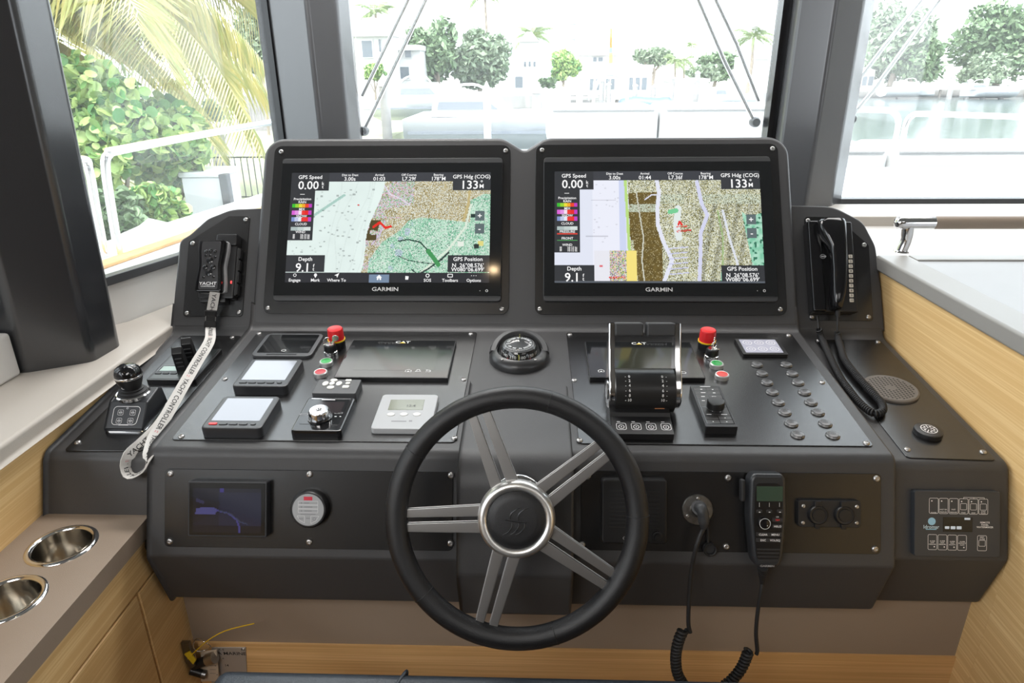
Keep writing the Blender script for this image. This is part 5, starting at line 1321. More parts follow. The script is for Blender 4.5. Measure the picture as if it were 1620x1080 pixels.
letters('key_print', [('CLEAR', *vv(793, 621), .0048), ('MENU', *vv(898, 622), .0048), ('DSC', *vv(793, 669), .0048), ('VOL/SQ', *vv(895, 670), .0048), ('HI/LO', *vv(917, 551), .0048), ('CH', *vv(915, 470), .003)]+[('-', *vv(x, 423), .010) for x in (763, 848, 937)], WHITE, vh, .0342)
letters('distress_print', [('16+', *vv(917, 496), .0048)], RED, vh, .0342)
u, v = vv(800, 522); bm = bmesh.new(); lathe(bm, [(.0098, .0325), (.0096, .0385), (.0080, .0395), (0, .0392)], 28, u, v); finish(bm, 'dial', BLACKG, vh, 40)
decals('dial_ring', frame_lines(circ(.0087, 26, u, v), .0006)+[circ(.0008, 6, u+.004, v-.003)], WHITE, vh, .0398)
for k in range(4): a = vbox(745-3+k*3, 745+k*30, 940-k*6, 757+k*30); plate('speaker_slot', rrect(a[0], a[1], .0005, 1, a[2], a[3]), .0326, .0334, mat('radio_key'), vh)
letters('maker_name', [('GARMIN', *vv(830, 891), .0048, 'c', 0, 1.3)], GREYP, vh, .0328)
a = vv(643, 165); b = vv(643, 355); bm = bmesh.new(); box(bm, a[0]-.004, a[0]+.004, b[1], a[1], .010, .024, .003, 2); finish(bm, 'talk_bar', RUBBER, vh)
# cable: strain relief, straight lead, coil below, back up to the plug
def L3(x, y, Y):
    return Mv.inverted() @ at(x, y, Y)
g0_ = Mv.inverted() @ (FF @ loc(FF, 1207, 897, .022)); g1_ = L3(1206, 921, -.57)
bm = bmesh.new(); tube(bm, [g0_, g0_.lerp(g1_, .5), g1_], [.0085, .0065, .0045], 14); finish(bm, 'strain_relief', RUBBER, vh, 60)
bm = bmesh.new()
for k in range(5): c = g0_.lerp(g1_, .12+.18*k); tube(bm, [c+(g1_-g0_)*.02, c-(g1_-g0_)*.02], .0092-.001*k, 14)
finish(bm, 'strain_ribs', RUBBER, vh, 40)
right = spline([g1_]+[L3(*q) for q in ((1204, 935, -.575), (1199, 965, -.58), (1196, 1000, -.585), (1198, 1028, -.59), (1196, 1035, -.592))], 6)
plug = FF @ loc(FF, 1113, 836, .030); pl = Mv.inverted() @ plug
left = spline([pl]+[L3(*q) for q in ((1103, 860, -.585), (1094, 900, -.59), (1090, 950, -.595), (1089, 985, -.60), (1092, 1000, -.602))], 6)
for L_ in (right, left):
    bm = bmesh.new(); tube(bm, L_, .0036, 8); finish(bm, 'lead', RUBBER, vh, 80)
cp_ = spline([L3(*q) for q in ((1184, 1030, -.60), (1172, 1058, -.605), (1150, 1082, -.61), (1122, 1096, -.615), (1095, 1095, -.615), (1074, 1070, -.612), (1069, 1042, -.608), (1073, 1015, -.605), (1081, 996, -.602))], 8)
bm = bmesh.new(); tube(bm, coil(cp_, .0072, .0068, 10), .0031, 7); finish(bm, 'coiled_lead', RUBBER, vh, 80)
q0 = Mv.inverted() @ (FF @ loc(FF, 1105, 803, .008)); q1 = Mv.inverted() @ (FF @ loc(FF, 1107, 803, .034))
bm = bmesh.new(); tube(bm, [q0, q0.lerp(q1, .6)], .0125, 18); finish(bm, 'plug_ring', DGREY, vh, 40)
bm = bmesh.new(); tube(bm, spline([q0.lerp(q1, .5), q1+Vector((.003, -.002, 0)), q1+Vector((.006, -.014, .0)), pl+Vector((0, .008, .002)), pl], 5), [.0095]*14+[.0085, .008, .007, .006, .0055, .005, .0045], 14); finish(bm, 'plug', mat('grey_rubber', (.04, .042, .045), .5), vh, 60)
# ---- twin accessory sockets
t, w, hh, uv = inst('power_outlet', 'black panel with two round capped power sockets at right', 'power socket', FF, [(1263, 791), (1363.5, 791.5), (1362, 834.5), (1262, 834)], .009, mat('outlet_black', (.016, .016, .017), .42), r=.006, bev=.002)
for q in ((1293, 813.5), (1334.5, 814)):
    u, v = uv(*q)
    bm = bmesh.new(); lathe(bm, [(.0165, .008), (.0162, .0135), (.0145, .0155), (.011, .015), (.0105, .0165), (0, .0168)], 32, u, v); finish(bm, 'cap', BLACK, t, 40)
    plate('cap_tab', rrect(.008, .010, .002, 2, u-.001, v-.019), .0085, .0135, BLACK, t); plate('hinge', rrect(.012, .012, .002, 2, u, v+.017), .0085, .0145, BLACK, t)
for q in ((1271, 800.5), (1355.5, 801.5), (1270, 826.5), (1355, 827)):
    u, v = uv(*q); c = bpy.data.objects.new('screw', SC); C.objects.link(c); c.parent = t; c.location = (u, v, .009); c.scale = (.6,)*3

# ================================================================ at the foot: keys, plates, seat
KY = -.484
kp0 = at(363, 1050, KY); pt = thing('builders_plate', 'grey metal builder plate screwed to the oak below the console', 'plate', fr(at(345, 1050, KY-.0005), Vector((0, 0, 1)), Vector((0, -1, 0))))
Mp = pt.matrix_world.copy(); Mp = fr(at(345, 1050, KY-.0005), Vector((0, 0, 1)), Vector((0, -1, 0)))
def kl_(x, y): q = Mp.inverted() @ at(x, y, KY-.0005); return (q.x, q.y)
plate('sheet', [kl_(335, 1102), kl_(393, 1102), kl_(389, 1023), kl_(335, 1023)], 0, .0015, mat('plate_metal', (.52, .49, .46), .42, .5), pt)
letters('print', [('SIRENA MARINE', *kl_(354, 1032), .0115, 'c', 0, 1.15)], mat('black_ink'), pt, .0017)
letters('print', [('C E', *kl_(351, 1026), .007), ('A', *kl_(353.5, 1040), .006), ('14', *kl_(359, 1051), .009)], mat('black_ink'), pt, .0017)
c = bpy.data.objects.new('screw', SC); C.objects.link(c); c.parent = pt; c.location = (*kl_(385, 1026), .0015); c.scale = (.7,)*3
Mq = fr(at(330, 1050, KY-.010), Vector((0, 0, 1)), Vector((0, -1, 0))) 
tg = thing('key_tag', 'cream printed card tag hanging behind the bunch of keys', 'tag', Mq)
def kq(x, y, Y=KY-.010): q = Mq.inverted() @ at(x, y, Y); return (q.x, q.y)
plate('card', [kq(318, 1077), kq(347, 1076), kq(343, 1027), kq(318, 1030)], 0, .0012, mat('cream_card', (.62, .50, .38), .6), tg)
decals('ruled_lines', [rrect(.012, .0008, 0, 1, *kq(337, 1052+6*k)) for k in range(3)]+[circ(.0012, 8, *kq(341.5, 1052)), circ(.0012, 8, *kq(344, 1066))], mat('black_ink'), tg, .0014)
plate('card_stub', [kq(284, 1058), kq(298, 1055), kq(293, 1030), kq(281, 1031)], -.002, -.001, mat('cream_card'), tg)
# switch block the keys hang from
Mk = fr(at(308, 1045, -.50), Vector((0, 0, 1)), Vector((0, -1, 0)))
ks = thing('keys', 'keys on a wire ring with a yellow cable tie, low at left', 'keys', Mk)
def k3(x, y, Y=-.50): return Mk.inverted() @ at(x, y, Y)
def kp2(x, y): q = k3(x, y); return (q.x, q.y)
bm = bmesh.new(); prism(bm, [kp2(290, 1010), kp2(303, 1010), kp2(313, 1046), kp2(305, 1052), kp2(297, 1040)][::-1], .004, .012, .002, 2); finish(bm, 'bracket', mat('dark_steel'), ks)
bm = bmesh.new(); tube(bm, [k3(305, 1052), k3(334, 1042)], .010, 16); finish(bm, 'lock_barrel', BLACK, ks, 60)
bm = bmesh.new(); tube(bm, [k3(328, 1043), k3(340, 1039)], .0125, 18); finish(bm, 'steel_cap', STEEL, ks, 60)
bm = bmesh.new(); tube(bm, [k3(302, 1060), k3(322, 1066)], .0085, 14); finish(bm, 'lower_barrel', BLACK, ks, 60)
bm = bmesh.new(); tube(bm, [k3(320, 1065.5), k3(326, 1067)], .009, 14); finish(bm, 'lower_cap', mat('dark_steel'), ks, 60)
bm = bmesh.new(); c_0 = k3(319, 1020); tube(bm, [c_0+Vector((.017*math.cos(a), .015*math.sin(a), .004*math.sin(a*2))) for a in np.linspace(0, 2*pi, 31)[:-1]], .0010, 6, closed=True); finish(bm, 'wire_ring', CHROME, ks, 80)
bm = bmesh.new(); tube(bm, spline([k3(297, 1042, -.515), k3(309, 1030, -.52), k3(330, 1012, -.53), k3(358, 997, -.53), k3(402, 986, -.53)], 6), .0011, 6); finish(bm, 'cable_tie', YELLOW, ks, 80)
bm = bmesh.new(); prism(bm, [kp2(298, 1024), kp2(306, 1020), kp2(316, 1034), kp2(312, 1040)][::-1], .014, .018, .0008, 1); finish(bm, 'tie_tag', mat('yellow_tag', (.72, .52, .02), .5), ks)
# helm seat edge, close to the camera
SEATM = mat('slate_blue_leather', (.028, .036, .046), .34, bump=.6, bscale=500)
sx0, sz = at(345, 1066, -.80), at(830, 1068, -.80)
st_ = thing('helm_chair', 'slate blue leather helm chair edge at the bottom of the view', 'chair', T(.05, -1.0, FLOOR))
bm = bmesh.new(); n = 22; zt = at(700, 1060, -.80).z-FLOOR
prof = [(-.46, 0), (-.38, .006), (0, .004), (.40, -.004), (.52, -.012)]
box(bm, -.47, .52, -.30, .20, zt-.10, zt, .018, 4)
finish(bm, 'cushion', SEATM, st_, 60)
bm = bmesh.new(); tube(bm, spline([(-.20, .199, zt-.05), (-.20, .199, zt-.018), (-.205, .184, zt-.001), (-.26, .0, zt+.001), (-.30, -.2, zt+.001)], 6), .0025, 6); finish(bm, 'piping', SEATM, st_, 60)
bm = bmesh.new(); lathe(bm, [(.22, 0), (.22, .02), (.07, .04), (.06, zt-.1)], 24); finish(bm, 'pedestal', STEEL, st_, 40)
# ================================================================ outside
WATER, LAND, FARZ = -3.0, -1.6, -2.0
wm = mat('canal_water', (.10, .13, .13), .12, bump=.0)
nt = wm.node_tree; b = nt.nodes['Principled BSDF']; tcn = nt.nodes.new('ShaderNodeTexCoord'); mpn = nt.nodes.new('ShaderNodeMapping'); mpn.inputs['Scale'].default_value = (.5, 1.6, 1)
nz = nt.nodes.new('ShaderNodeTexNoise'); nz.inputs['Scale'].default_value = 2.; nz.inputs['Detail'].default_value = 3; bpn = nt.nodes.new('ShaderNodeBump'); bpn.inputs['Strength'].default_value = .35; bpn.inputs['Distance'].default_value = .05
nt.links.new(tcn.outputs['Object'], mpn.inputs[0]); nt.links.new(mpn.outputs[0], nz.inputs['Vector']); nt.links.new(nz.outputs[0], bpn.inputs['Height']); nt.links.new(bpn.outputs[0], b.inputs['Normal'])
slab('water', -150, 400, -60, 400, WATER-.2, WATER, wm, kind='structure')
SAND = mat('bright_lawn', (.34, .36, .22), .9, var=.2, vscale=.6); CONC = mat('pale_concrete', (.55, .54, .51), .8, var=.1, vscale=2)
bm = bmesh.new(); prism(bm, [(-150, 3.5), (-4.6, 3.5), (-5.2, 36), (-30, 60), (-150, 60)], WATER-.2, LAND); o = finish(bm, 'ground_port', SAND); o['kind'] = 'structure'
bm = bmesh.new(); prism(bm, [(-150, 66), (22, 72), (34, 92), (400, 92), (400, 300), (-150, 300)], WATER-.2, FARZ); o = finish(bm, 'ground_far', CONC); o['kind'] = 'structure'
# ---- own foredeck, cushions, rails
dk_ = thing('foredeck', 'white moulded foredeck ahead of the windscreen', 'deck', T(0, .85, -.6))
bm = bmesh.new(); prism(bm, [(-1.05, 0), (3.8, 0), (3.6, 2.4), (1.2, 2.75), (-.75, 2.2)], 0, .64, .03, 3); finish(bm, 'moulding', GEL, dk_)
CUSH = mat('white_cushion', (.56, .56, .555), .6, bump=.2, bscale=80)
def cushion(label, x0, x1, yt, yb, Y, dep):
    a, b_ = at(x0, yt, Y), at(x1, yt, Y); zb = at(x0, yb, Y).z
    tt = thing('sun_pad', label, 'cushion', T((a.x+b_.x)/2, Y, zb), 'sun pads on the foredeck')
    bm = bmesh.new(); box(bm, -(b_.x-a.x)/2, (b_.x-a.x)/2, 0, dep, 0, a.z-zb, .04, 4); finish(bm, 'pad', CUSH, tt, 50)
    if zb > .06: bm = bmesh.new(); box(bm, -(b_.x-a.x)/2+.05, (b_.x-a.x)/2-.05, .05, dep-.05, .03-zb, .02); finish(bm, 'base', GEL, tt)
    bm = bmesh.new(); tube(bm, [(-(b_.x-a.x)/2+.03, -.001, a.z-zb-.02), ((b_.x-a.x)/2-.03, -.001, a.z-zb-.02)], .006, 6); finish(bm, 'piping', mat('grey_piping', (.25, .25, .25), .6), tt, 60)
cushion('white sun pad seen low in the centre window, left of its seam', 866, 1044, 169, 232, 2.5, .5)
cushion('white sun pad seen low in the centre window, right of its seam', 1047, 1262, 168, 232, 2.5, .5)
cushion('short white sun pad beside the pillar, low in the right window', 1318, 1411, 234, 292, 1.75, .45)
cushion('long white sun pad low in the right window', 1414, 1700, 234, 294, 1.75, .45)
slab_ = slab('trim_8', .9, 3.2, .86, 1.7, .02, .115, GEL, kind='structure')
def rail(label, pts, r=.016, posts=()):
    base = pts[0]; tt = thing('guard_rail', label, 'railing', Matrix.Translation(base), 'stainless guard rails')
    bm = bmesh.new(); tube(bm, [p-base for p in pts], r, 10); finish(bm, 'top_tube', POLISH, tt, 70)
    for a, c in posts:
        bm = bmesh.new(); tube(bm, [a-base, c-base], r, 10); finish(bm, 'stanchion', POLISH, tt, 70)
rail('short stainless guard rail beside the pillar in the right window', spline([at(1300, 172, 2.5), at(1395, 174, 2.5), at(1414, 178, 2.5), at(1421, 195, 2.5), at(1412, 240, 2.5), Vector((at(1412, 240, 2.5).x, 2.5, .03))], 5), posts=[(at(1300, 172, 2.5), Vector((at(1300, 172, 2.5).x, 2.5, .03)))])
rail('long stainless guard rail across the right window', spline([Vector((at(1426, 240, 2.5).x, 2.5, .03)), at(1426, 240, 2.5), at(1432, 200, 2.5), at(1443, 183, 2.5), at(1465, 180, 2.5), at(1560, 183, 2.5), at(1720, 188, 2.5)], 5))
# port side deck with teak strip and rail
zb = -.18
q0, q1 = flat(186, 404, zb), flat(440, 318, zb)
dr = (q1-q0).normalized(); nr = Vector((-dr.y, dr.x, 0))
Mb = Matrix.Translation(q0) @ Matrix.Rotation(math.atan2(dr.y, dr.x), 4, 'Z'); Lb = (q1-q0).length
bw = thing('bulwark', 'white bulwark with a teak capping strip outside the port window', 'bulwark', Mb)
bm = bmesh.new(); box(bm, -1.2, Lb+.6, -.16, .30, -.55, -.012, .01, 2); finish(bm, 'moulding', GEL, bw)
bm = bmesh.new(); box(bm, -1.2, Lb+.6, -.075, .0, -.012, .004, .003, 1); finish(bm, 'teak_strip', mat('teak', (.55, .30, .11), .6, var=.2, vscale=8), bw)
slab('deck_side', -2.6, -1.0, -1.2, 3.0, -.75, -.62, GEL, kind='structure')
rail('stainless guard rail bending down beyond the port window', spline([flat(188, 402, zb), at(176, 330, flat(188, 402, zb).y), at(167, 265, flat(188, 402, zb).y), at(172, 244, flat(188, 402, zb).y+.02), at(195, 236, flat(188, 402, zb).y+.1), at(345, 208, flat(188, 402, zb).y+.9), at(450, 190, flat(188, 402, zb).y+1.5)], 6), .019)
pa = flat(165, 402, zb)
rail('stainless stanchion tight against the charcoal pillar', spline([pa, at(152, 330, pa.y), at(141, 270, pa.y), at(130, 252, pa.y-.02), at(60, 262, pa.y-.3)], 5), .018)
# ---- wipers on the windscreen
def wiper(label, rods, piv, Y=.80):
    p0 = at(*piv, Y); tt = thing('windscreen_wiper', label, 'wiper', Matrix.Translation(p0), 'windscreen wipers')
    for rp_ in rods:
        bm = bmesh.new(); tube(bm, [at(x, y, Y)-p0 for x, y in rp_], .0062, 8); finish(bm, 'arm', POLISH, tt, 60)
    bm = bmesh.new(); M_ = Matrix.Rotation(pi/2, 4, 'X'); lathe(bm, [(.016, -.01), (.016, .012), (.012, .02), (0, .021)], 18, M=M_); finish(bm, 'pivot', DGREY, tt, 40)
    e0 = at(*rods[0][-1], Y)-p0; e1 = at(*rods[1][-1], Y)-p0
    bm = bmesh.new(); tube(bm, [e0, e1], .007, 8); finish(bm, 'head', DGREY, tt, 60)
    c_ = (e0+e1)/2; bm = bmesh.new(); box(bm, c_.x-.30, c_.x+.30, -.020, -.012, c_.z-.004, c_.z+.010, .002, 1); finish(bm, 'blade', RUBBER, tt)
wiper('wiper with twin rods at the left edge of the centre window', [[(573, 152), (645, 2), (668, -46)], [(577, 204), (604, 148), (674, 0), (695, -46)]], (576, 207))
wiper('wiper with twin rods at the right edge of the centre window', [[(1192, 190), (1145, 95), (1107, 6), (1085, -46)], [(1200, 160), (1165, 70), (1134, 4), (1112, -46)]], (1194, 193))
wiper('wiper with twin rods rising across the right window', [[(1352, 135), (1400, 72), (1455, 3), (1492, -44)], [(1345, 186), (1380, 145), (1484, 2), (1520, -46)]], (1345, 188))
# ---- plants
def leafmat(name, c, c2):
    m = bpy.data.materials.new(name); m.use_nodes = True; nt = m.node_tree; b = nt.nodes['Principled BSDF']; b.inputs['Roughness'].default_value = .5
    gi = nt.nodes.new('ShaderNodeNewGeometry'); r = nt.nodes.new('ShaderNodeValToRGB'); r.color_ramp.elements[0].color = (*c, 1); r.color_ramp.elements[1].color = (*c2, 1)
    nt.links.new(gi.outputs['Random Per Island'], r.inputs[0]); nt.links.new(r.outputs[0], b.inputs['Base Color']); MATS[name] = m; return m
LEAF = leafmat('green_leaves', (.08, .15, .06), (.24, .33, .18)); LEAFL = leafmat('lime_leaves', (.05, .20, .04), (.52, .64, .22)); LEAFP = leafmat('pale_leaves', (.14, .21, .12), (.32, .38, .26))
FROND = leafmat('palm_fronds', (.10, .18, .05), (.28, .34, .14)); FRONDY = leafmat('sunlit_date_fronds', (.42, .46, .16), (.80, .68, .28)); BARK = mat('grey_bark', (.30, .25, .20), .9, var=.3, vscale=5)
def leafcloud(n, rad, size, shape=4, seed=0, clumps=9):
    g = np.random.default_rng(seed); V = []; Fc = []
    cc = g.normal(size=(clumps, 3)); cc /= np.linalg.norm(cc, axis=1)[:, None]; cc *= (g.random((clumps, 1))**.5)*.62
    for i in range(n):
        d = g.normal(size=3); d /= np.linalg.norm(d); r = .42*(.55+.45*g.random()); p = (cc[i % clumps]+d*r)*np.array(rad)
        a = g.normal(size=3); a /= np.linalg.norm(a); a = a+np.array([0, 0, .6]); a /= np.linalg.norm(a); u = np.cross(a, g.normal(size=3)); u /= np.linalg.norm(u); v = np.cross(a, u); s = size*(.6+.7*g.random()); o = len(V)
        if shape == 4: q = [(-1, -.15), (0, -.5), (1, .1), (0, .5)]
        else: q = [(math.cos(k*pi/4), math.sin(k*pi/4)) for k in range(8)]
        V += [tuple(p+u*x*s+v*y*s) for x, y in q]; Fc.append(tuple(range(o, len(V))))
    return V, Fc
def tree(label, px, py, Y, rpx, rpy, m, base, n=2600, size=None, seed=1, name='tree', shape=4, cat='tree', group='trees beyond the water', clumps=9):
    c = at(px, py, Y); k = (Y+1.52)/1160; rx, rz = rpx*k, rpy*k
    tt = thing(name, label, cat, T(c.x, c.y, base), group)
    V, Fc = leafcloud(int(n*(1.8 if shape == 4 else 1)), (rx, rx*.8, rz), (size or rx*.11)*(.62 if shape == 4 else 1), shape, seed, clumps); h = c.z-base
    o = raw('foliage', [(v[0], v[1], v[2]+h) for v in V], Fc, m, tt); o['kind'] = 'stuff'
    bm = bmesh.new(); tube(bm, [(0, 0, 0), (rx*.06, 0, h*.5), (0, 0, h)], [rx*.07, rx*.055, rx*.03], 8)
    tube(bm, [(rx*.04, 0, h*.5), (rx*.4, .1, h)], [rx*.04, rx*.02], 6); tube(bm, [(rx*.04, 0, h*.45), (-rx*.4, -.1, h*.95)], [rx*.04, rx*.02], 6); finish(bm, 'trunk', BARK, tt, 60)
    return tt
def frond_mesh(L, nl, droop, wid, seed=0, ll=.26):
    g = np.random.default_rng(seed); V = []; Fc = []; P = []
    for k in range(nl+1):
        f = k/nl; P.append(Vector((L*f*(1-.12*droop*f), 0, L*(.55*f-droop*f*f*.9))))
    for k in range(nl):
        a, b = P[k], P[k+1]; tt = (b-a).normalized(); o = len(V); w = wid*(1-k/nl)+.002
        V += [tuple(a+Vector((0, -w, 0))), tuple(a+Vector((0, w, 0))), tuple(b+Vector((0, w*.9, 0))), tuple(b+Vector((0, -w*.9, 0)))]; Fc.append((o, o+1, o+2, o+3))
        if k < 2: continue
        l = L*ll*math.sin(pi*min(1, (k+2)/(nl+1)))**.6*(.85+.3*g.random())
        for s in (-1, 1):
            d = (tt*.55+Vector((0, s*.8, -.25-.3*g.random()))).normalized(); o = len(V); wv_ = tt*wid*.9
            V += [tuple(a-wv_), tuple(a+wv_), tuple(a+d*l*.6+wv_*.9+Vector((0, 0, -.02*l))), tuple(a+d*l+Vector((0, 0, -.16*l)))]; Fc.append((o, o+1, o+2, o+3))
    return V, Fc
def palm(label, px, py, Y, L, m, base, nf=15, nl=22, droop=.9, wid=None, seed=0, name='palm_tree', tilt=0., group='palms'):
    c = at(px, py, Y); g = random.Random(seed); tt = thing(name, label, 'palm', T(c.x, c.y, base), group); h = c.z-base
    V, Fc = frond_mesh(L, nl, droop, wid or L*.012, seed); me = None
    for k in range(nf):
        if me is None: o = raw('frond', V, Fc, m, tt); me = o.data
        else: o = bpy.data.objects.new('frond', me); C.objects.link(o); o.parent = tt
        o.location = (0, 0, h); o.rotation_euler = (g.uniform(-.3, .3), g.uniform(-.75, .55)+tilt, 2*pi*k/nf+g.uniform(-.2, .2)); s = g.uniform(.8, 1.1); o.scale = (s, s, s)
    bm = bmesh.new(); tube(bm, [(0, 0, 0), (.15, 0, h*.5), (0, 0, h)], [L*.075, L*.055, L*.05], 9); finish(bm, 'trunk', BARK, tt, 60)
    return tt
# left window: shrubs, date palm, far foliage
tree('large leaved sea grape shrub with dark gaps, left in the port window', 165, 200, 5.6, 105, 125, LEAFL, LAND, 5200, .058, 3, 'shrub', 8, 'shrub', 'shrubs outside the port window', 26)
tree('lime green sea grape shrub behind the rail in the port window', 262, 238, 6.2, 92, 100, LEAFL, LAND, 4200, .058, 4, 'shrub', 8, 'shrub', 'shrubs outside the port window', 24)
tree('low dark leaved shrub under the rail in the port window', 165, 335, 4.8, 75, 66, LEAF, LAND, 2400, .05, 5, 'shrub', 8, 'shrub', 'shrubs outside the port window', 16)
tree('low lime shrub between the boulder and the white dock locker', 248, 322, 5.3, 58, 46, LEAFL, LAND, 1600, .05, 9, 'shrub', 8, 'shrub', 'shrubs outside the port window', 14)
palm('sunlit date palm with long yellow fronds over the port window', -60, -95, 7.4, 4.6, FRONDY, LAND, 52, 96, .72, .012, 8, 'date_palm')
palm('yellow green date palm behind the sunlit one in the port window', -110, -20, 9.4, 5.2, FRONDY, LAND, 44, 90, .7, .013, 18, 'date_palm')
tree('pale tree against the black seal in the port window', 405, 60, 24, 34, 75, LEAFP, LAND, 1200, .22, 6, group='trees beyond the lawn')
tree('small dark palm shrub by the grey board fence', 338, 172, 15, 26, 26, LEAF, LAND, 500, .12, 7, 'shrub', 4, 'shrub', 'shrubs outside the port window')
# ---- buildings
WALLW = mat('white_render', (.60, .59, .575), .7); WALLG = mat('grey_render', (.58, .57, .56), .7); ROOFW = mat('pale_roof', (.62, .60, .58), .7); PANEW = mat('dark_window', (.13, .15, .17), .15)
def house(name, label, x0, x1, yt, Y, dep, wins=(), roof=0., base=FARZ, wm_=WALLW, group=None, flatroof=False, extra=()):
    a, b_ = at(x0, yt, Y), at(x1, yt, Y); w = (b_.x-a.x)/2; H = a.z-base; cx = (a.x+b_.x)/2
    tt = thing(name, label, 'building', T(cx, Y, base), group)
    bm = bmesh.new(); box(bm, -w, w, 0, dep, 0, H); finish(bm, 'wall', wm_, tt)
    k = (Y+1.52)/1160
    if roof > 0:
        bm = bmesh.new(); prism(bm, [(-w*1.08, H), (w*1.08, H), (w*.25, H+roof*k), (-w*.25, H+roof*k)], -dep*1.05, .4, .0)
        bmesh.ops.transform(bm, matrix=Matrix(((1, 0, 0, 0), (0, 0, -1, 0), (0, 1, 0, 0), (0, 0, 0, 1))), verts=bm.verts); finish(bm, 'roof', ROOFW, tt)
    elif flatroof:
        bm = bmesh.new(); box(bm, -w*1.06, w*1.06, -.5, dep, H, H+.35); finish(bm, 'roof', WALLG, tt)
    for (u0, v0, u1, v1) in wins:
        p, q = at(u0, v0, Y), at(u1, v1, Y)
        bm = bmesh.new(); box(bm, p.x-cx, q.x-cx, -.12, .05, q.z-base, p.z-base); f = finish(bm, 'window', WALLG, tt)
        bm = bmesh.new(); e = (q.x-p.x)*.08; box(bm, p.x-cx+e, q.x-cx-e, -.14, -.11, q.z-base+e, p.z-base-e); finish(bm, 'pane', PANEW, f)
    return tt
house('villa', 'two storey white villa with balcony at the left of the centre window', 553, 622, 58, 50, 12, [(571, 63, 592, 92), (599, 62, 604, 82)], 26, FARZ, group='houses along the canal')
house('villa_wing', 'grey villa wing with a railed balcony beside the big tree', 610, 664, 80, 52, 8, [(640, 78, 652, 92), (626, 104, 650, 126)], 0, FARZ, WALLG, 'houses along the canal', True)
house('gabled_house', 'white house with three small square windows in the centre window', 822, 852, 66, 74, 14, [(828.5, 97, 832.5, 105.5), (836, 97, 840, 105.5), (843.5, 97, 847.5, 105.5), (814, 120, 828, 140)], 14, group='houses along the canal')
house('canal_house', 'pale low house with dark glazing behind the gazebo', 915, 1000, 88, 80, 12, [(938, 90, 944, 98), (946, 90, 954, 98), (932, 124, 938, 143), (942, 124, 950, 143), (958, 124, 964, 142), (966, 124, 972, 142)], 0, group='houses along the canal', flatroof=True)
house('glazed_house', 'low white house with tall slanted glazing right of the arch', 994, 1032, 108, 78, 10, [(995, 122, 1001, 143), (1005, 122, 1012, 143), (1015, 122, 1023, 143)], 0, group='houses along the canal', flatroof=True)
house('boat_house', 'grey low boathouse wall behind the right pilings', 1065, 1120, 130, 80, 8, [], 0, wm_=WALLG, group='houses along the canal', flatroof=True)
house('pale_house', 'small white house with a flat roof by the right palm', 1192, 1216, 94, 84, 8, [], 0, group='houses along the canal', flatroof=True)
house('shore_house', 'white veranda house at the left of the right window', 1350, 1385, 112, 100, 8, [(1354, 120, 1360, 136), (1364, 120, 1370, 136), (1374, 120, 1380, 136)], 4, group='houses along the canal')
house('garden_house', 'white house with a dark window behind the lawn fence', 366, 440, 112, 34, 8, [(397, 122, 418, 142)], 14, LAND, group='houses along the canal')
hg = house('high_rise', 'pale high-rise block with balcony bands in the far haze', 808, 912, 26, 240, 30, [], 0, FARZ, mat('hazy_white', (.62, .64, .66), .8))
a, b_ = at(808, 26, 240), at(912, 26, 240); w = (b_.x-a.x)/2
for k in range(9):
    z = a.z-FARZ-1.5-4.3*k
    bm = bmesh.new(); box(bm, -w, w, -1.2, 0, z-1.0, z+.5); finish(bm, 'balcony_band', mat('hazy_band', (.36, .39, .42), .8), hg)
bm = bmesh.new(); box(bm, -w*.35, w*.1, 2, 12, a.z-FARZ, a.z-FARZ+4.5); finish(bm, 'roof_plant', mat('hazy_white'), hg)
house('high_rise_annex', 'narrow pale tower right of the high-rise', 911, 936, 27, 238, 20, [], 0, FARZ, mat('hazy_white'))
# ---- trees and palms across the canal
tree('big dark tree beside the grey villa wing', 688, 78, 56, 56, 62, LEAF, FARZ, 3600, .45, 11, clumps=16)
tree('broad pale green tree right of the big dark one', 756, 92, 58, 60, 54, LEAFP, FARZ, 3600, .45, 12, clumps=16)
tree('round light green tree behind the gazebo', 890, 102, 68, 36, 28, LEAFL, FARZ, 1800, .42, 13)
tree('small grey green shrub by the pale low house', 868, 133, 66, 20, 12, LEAF, FARZ, 700, .3, 14)
tree('pale tree group right of the feather flag', 1034, 90, 96, 44, 22, LEAFP, FARZ, 1200, .6, 15)
tree('bushy tree right of the two young palms', 1132, 106, 98, 44, 24, LEAF, FARZ, 1600, .6, 16)
tree('pale tree left of the right wiper', 1112, 116, 94, 36, 18, LEAFP, FARZ, 1000, .5, 17)
tree('green shrubs under the villa', 590, 112, 46, 28, 16, LEAFL, FARZ, 900, .25, 19)
tree('tall grey green tree at the left of the right window', 1420, 70, 100, 80, 72, LEAFP, FARZ, 4200, .75, 21, clumps=16)
tree('dark broad tree in the middle of the right window', 1445, 98, 98, 56, 44, LEAF, FARZ, 2400, .65, 26, clumps=12)
tree('large tree at the right edge of the right window', 1590, 70, 102, 82, 70, LEAF, FARZ, 4200, .8, 22, clumps=16)
tree('lower light tree on the right shore', 1560, 110, 96, 50, 30, LEAFP, FARZ, 2200, .6, 23, clumps=12)
palm('coconut palm over the white villa roof', 594, 22, 58, 2.1, FROND, FARZ, 15, 18, .8, .05, 30)
palm('tall palm whose crown leaves the top of the centre window', 767, -6, 66, 2.2, FROND, FARZ, 14, 18, .8, .05, 31)
palm('palm rising behind the gabled house', 842, 58, 90, 3.0, FROND, FARZ, 15, 18, .8, .07, 32)
palm('palm just right of the right wiper rods', 1192, 60, 78, 3.2, FROND, FARZ, 16, 18, .8, .07, 33)
palm('small palm in the gap left of the right wiper', 1094, 72, 120, 1.6, FROND, FARZ, 13, 16, .8, .05, 34)
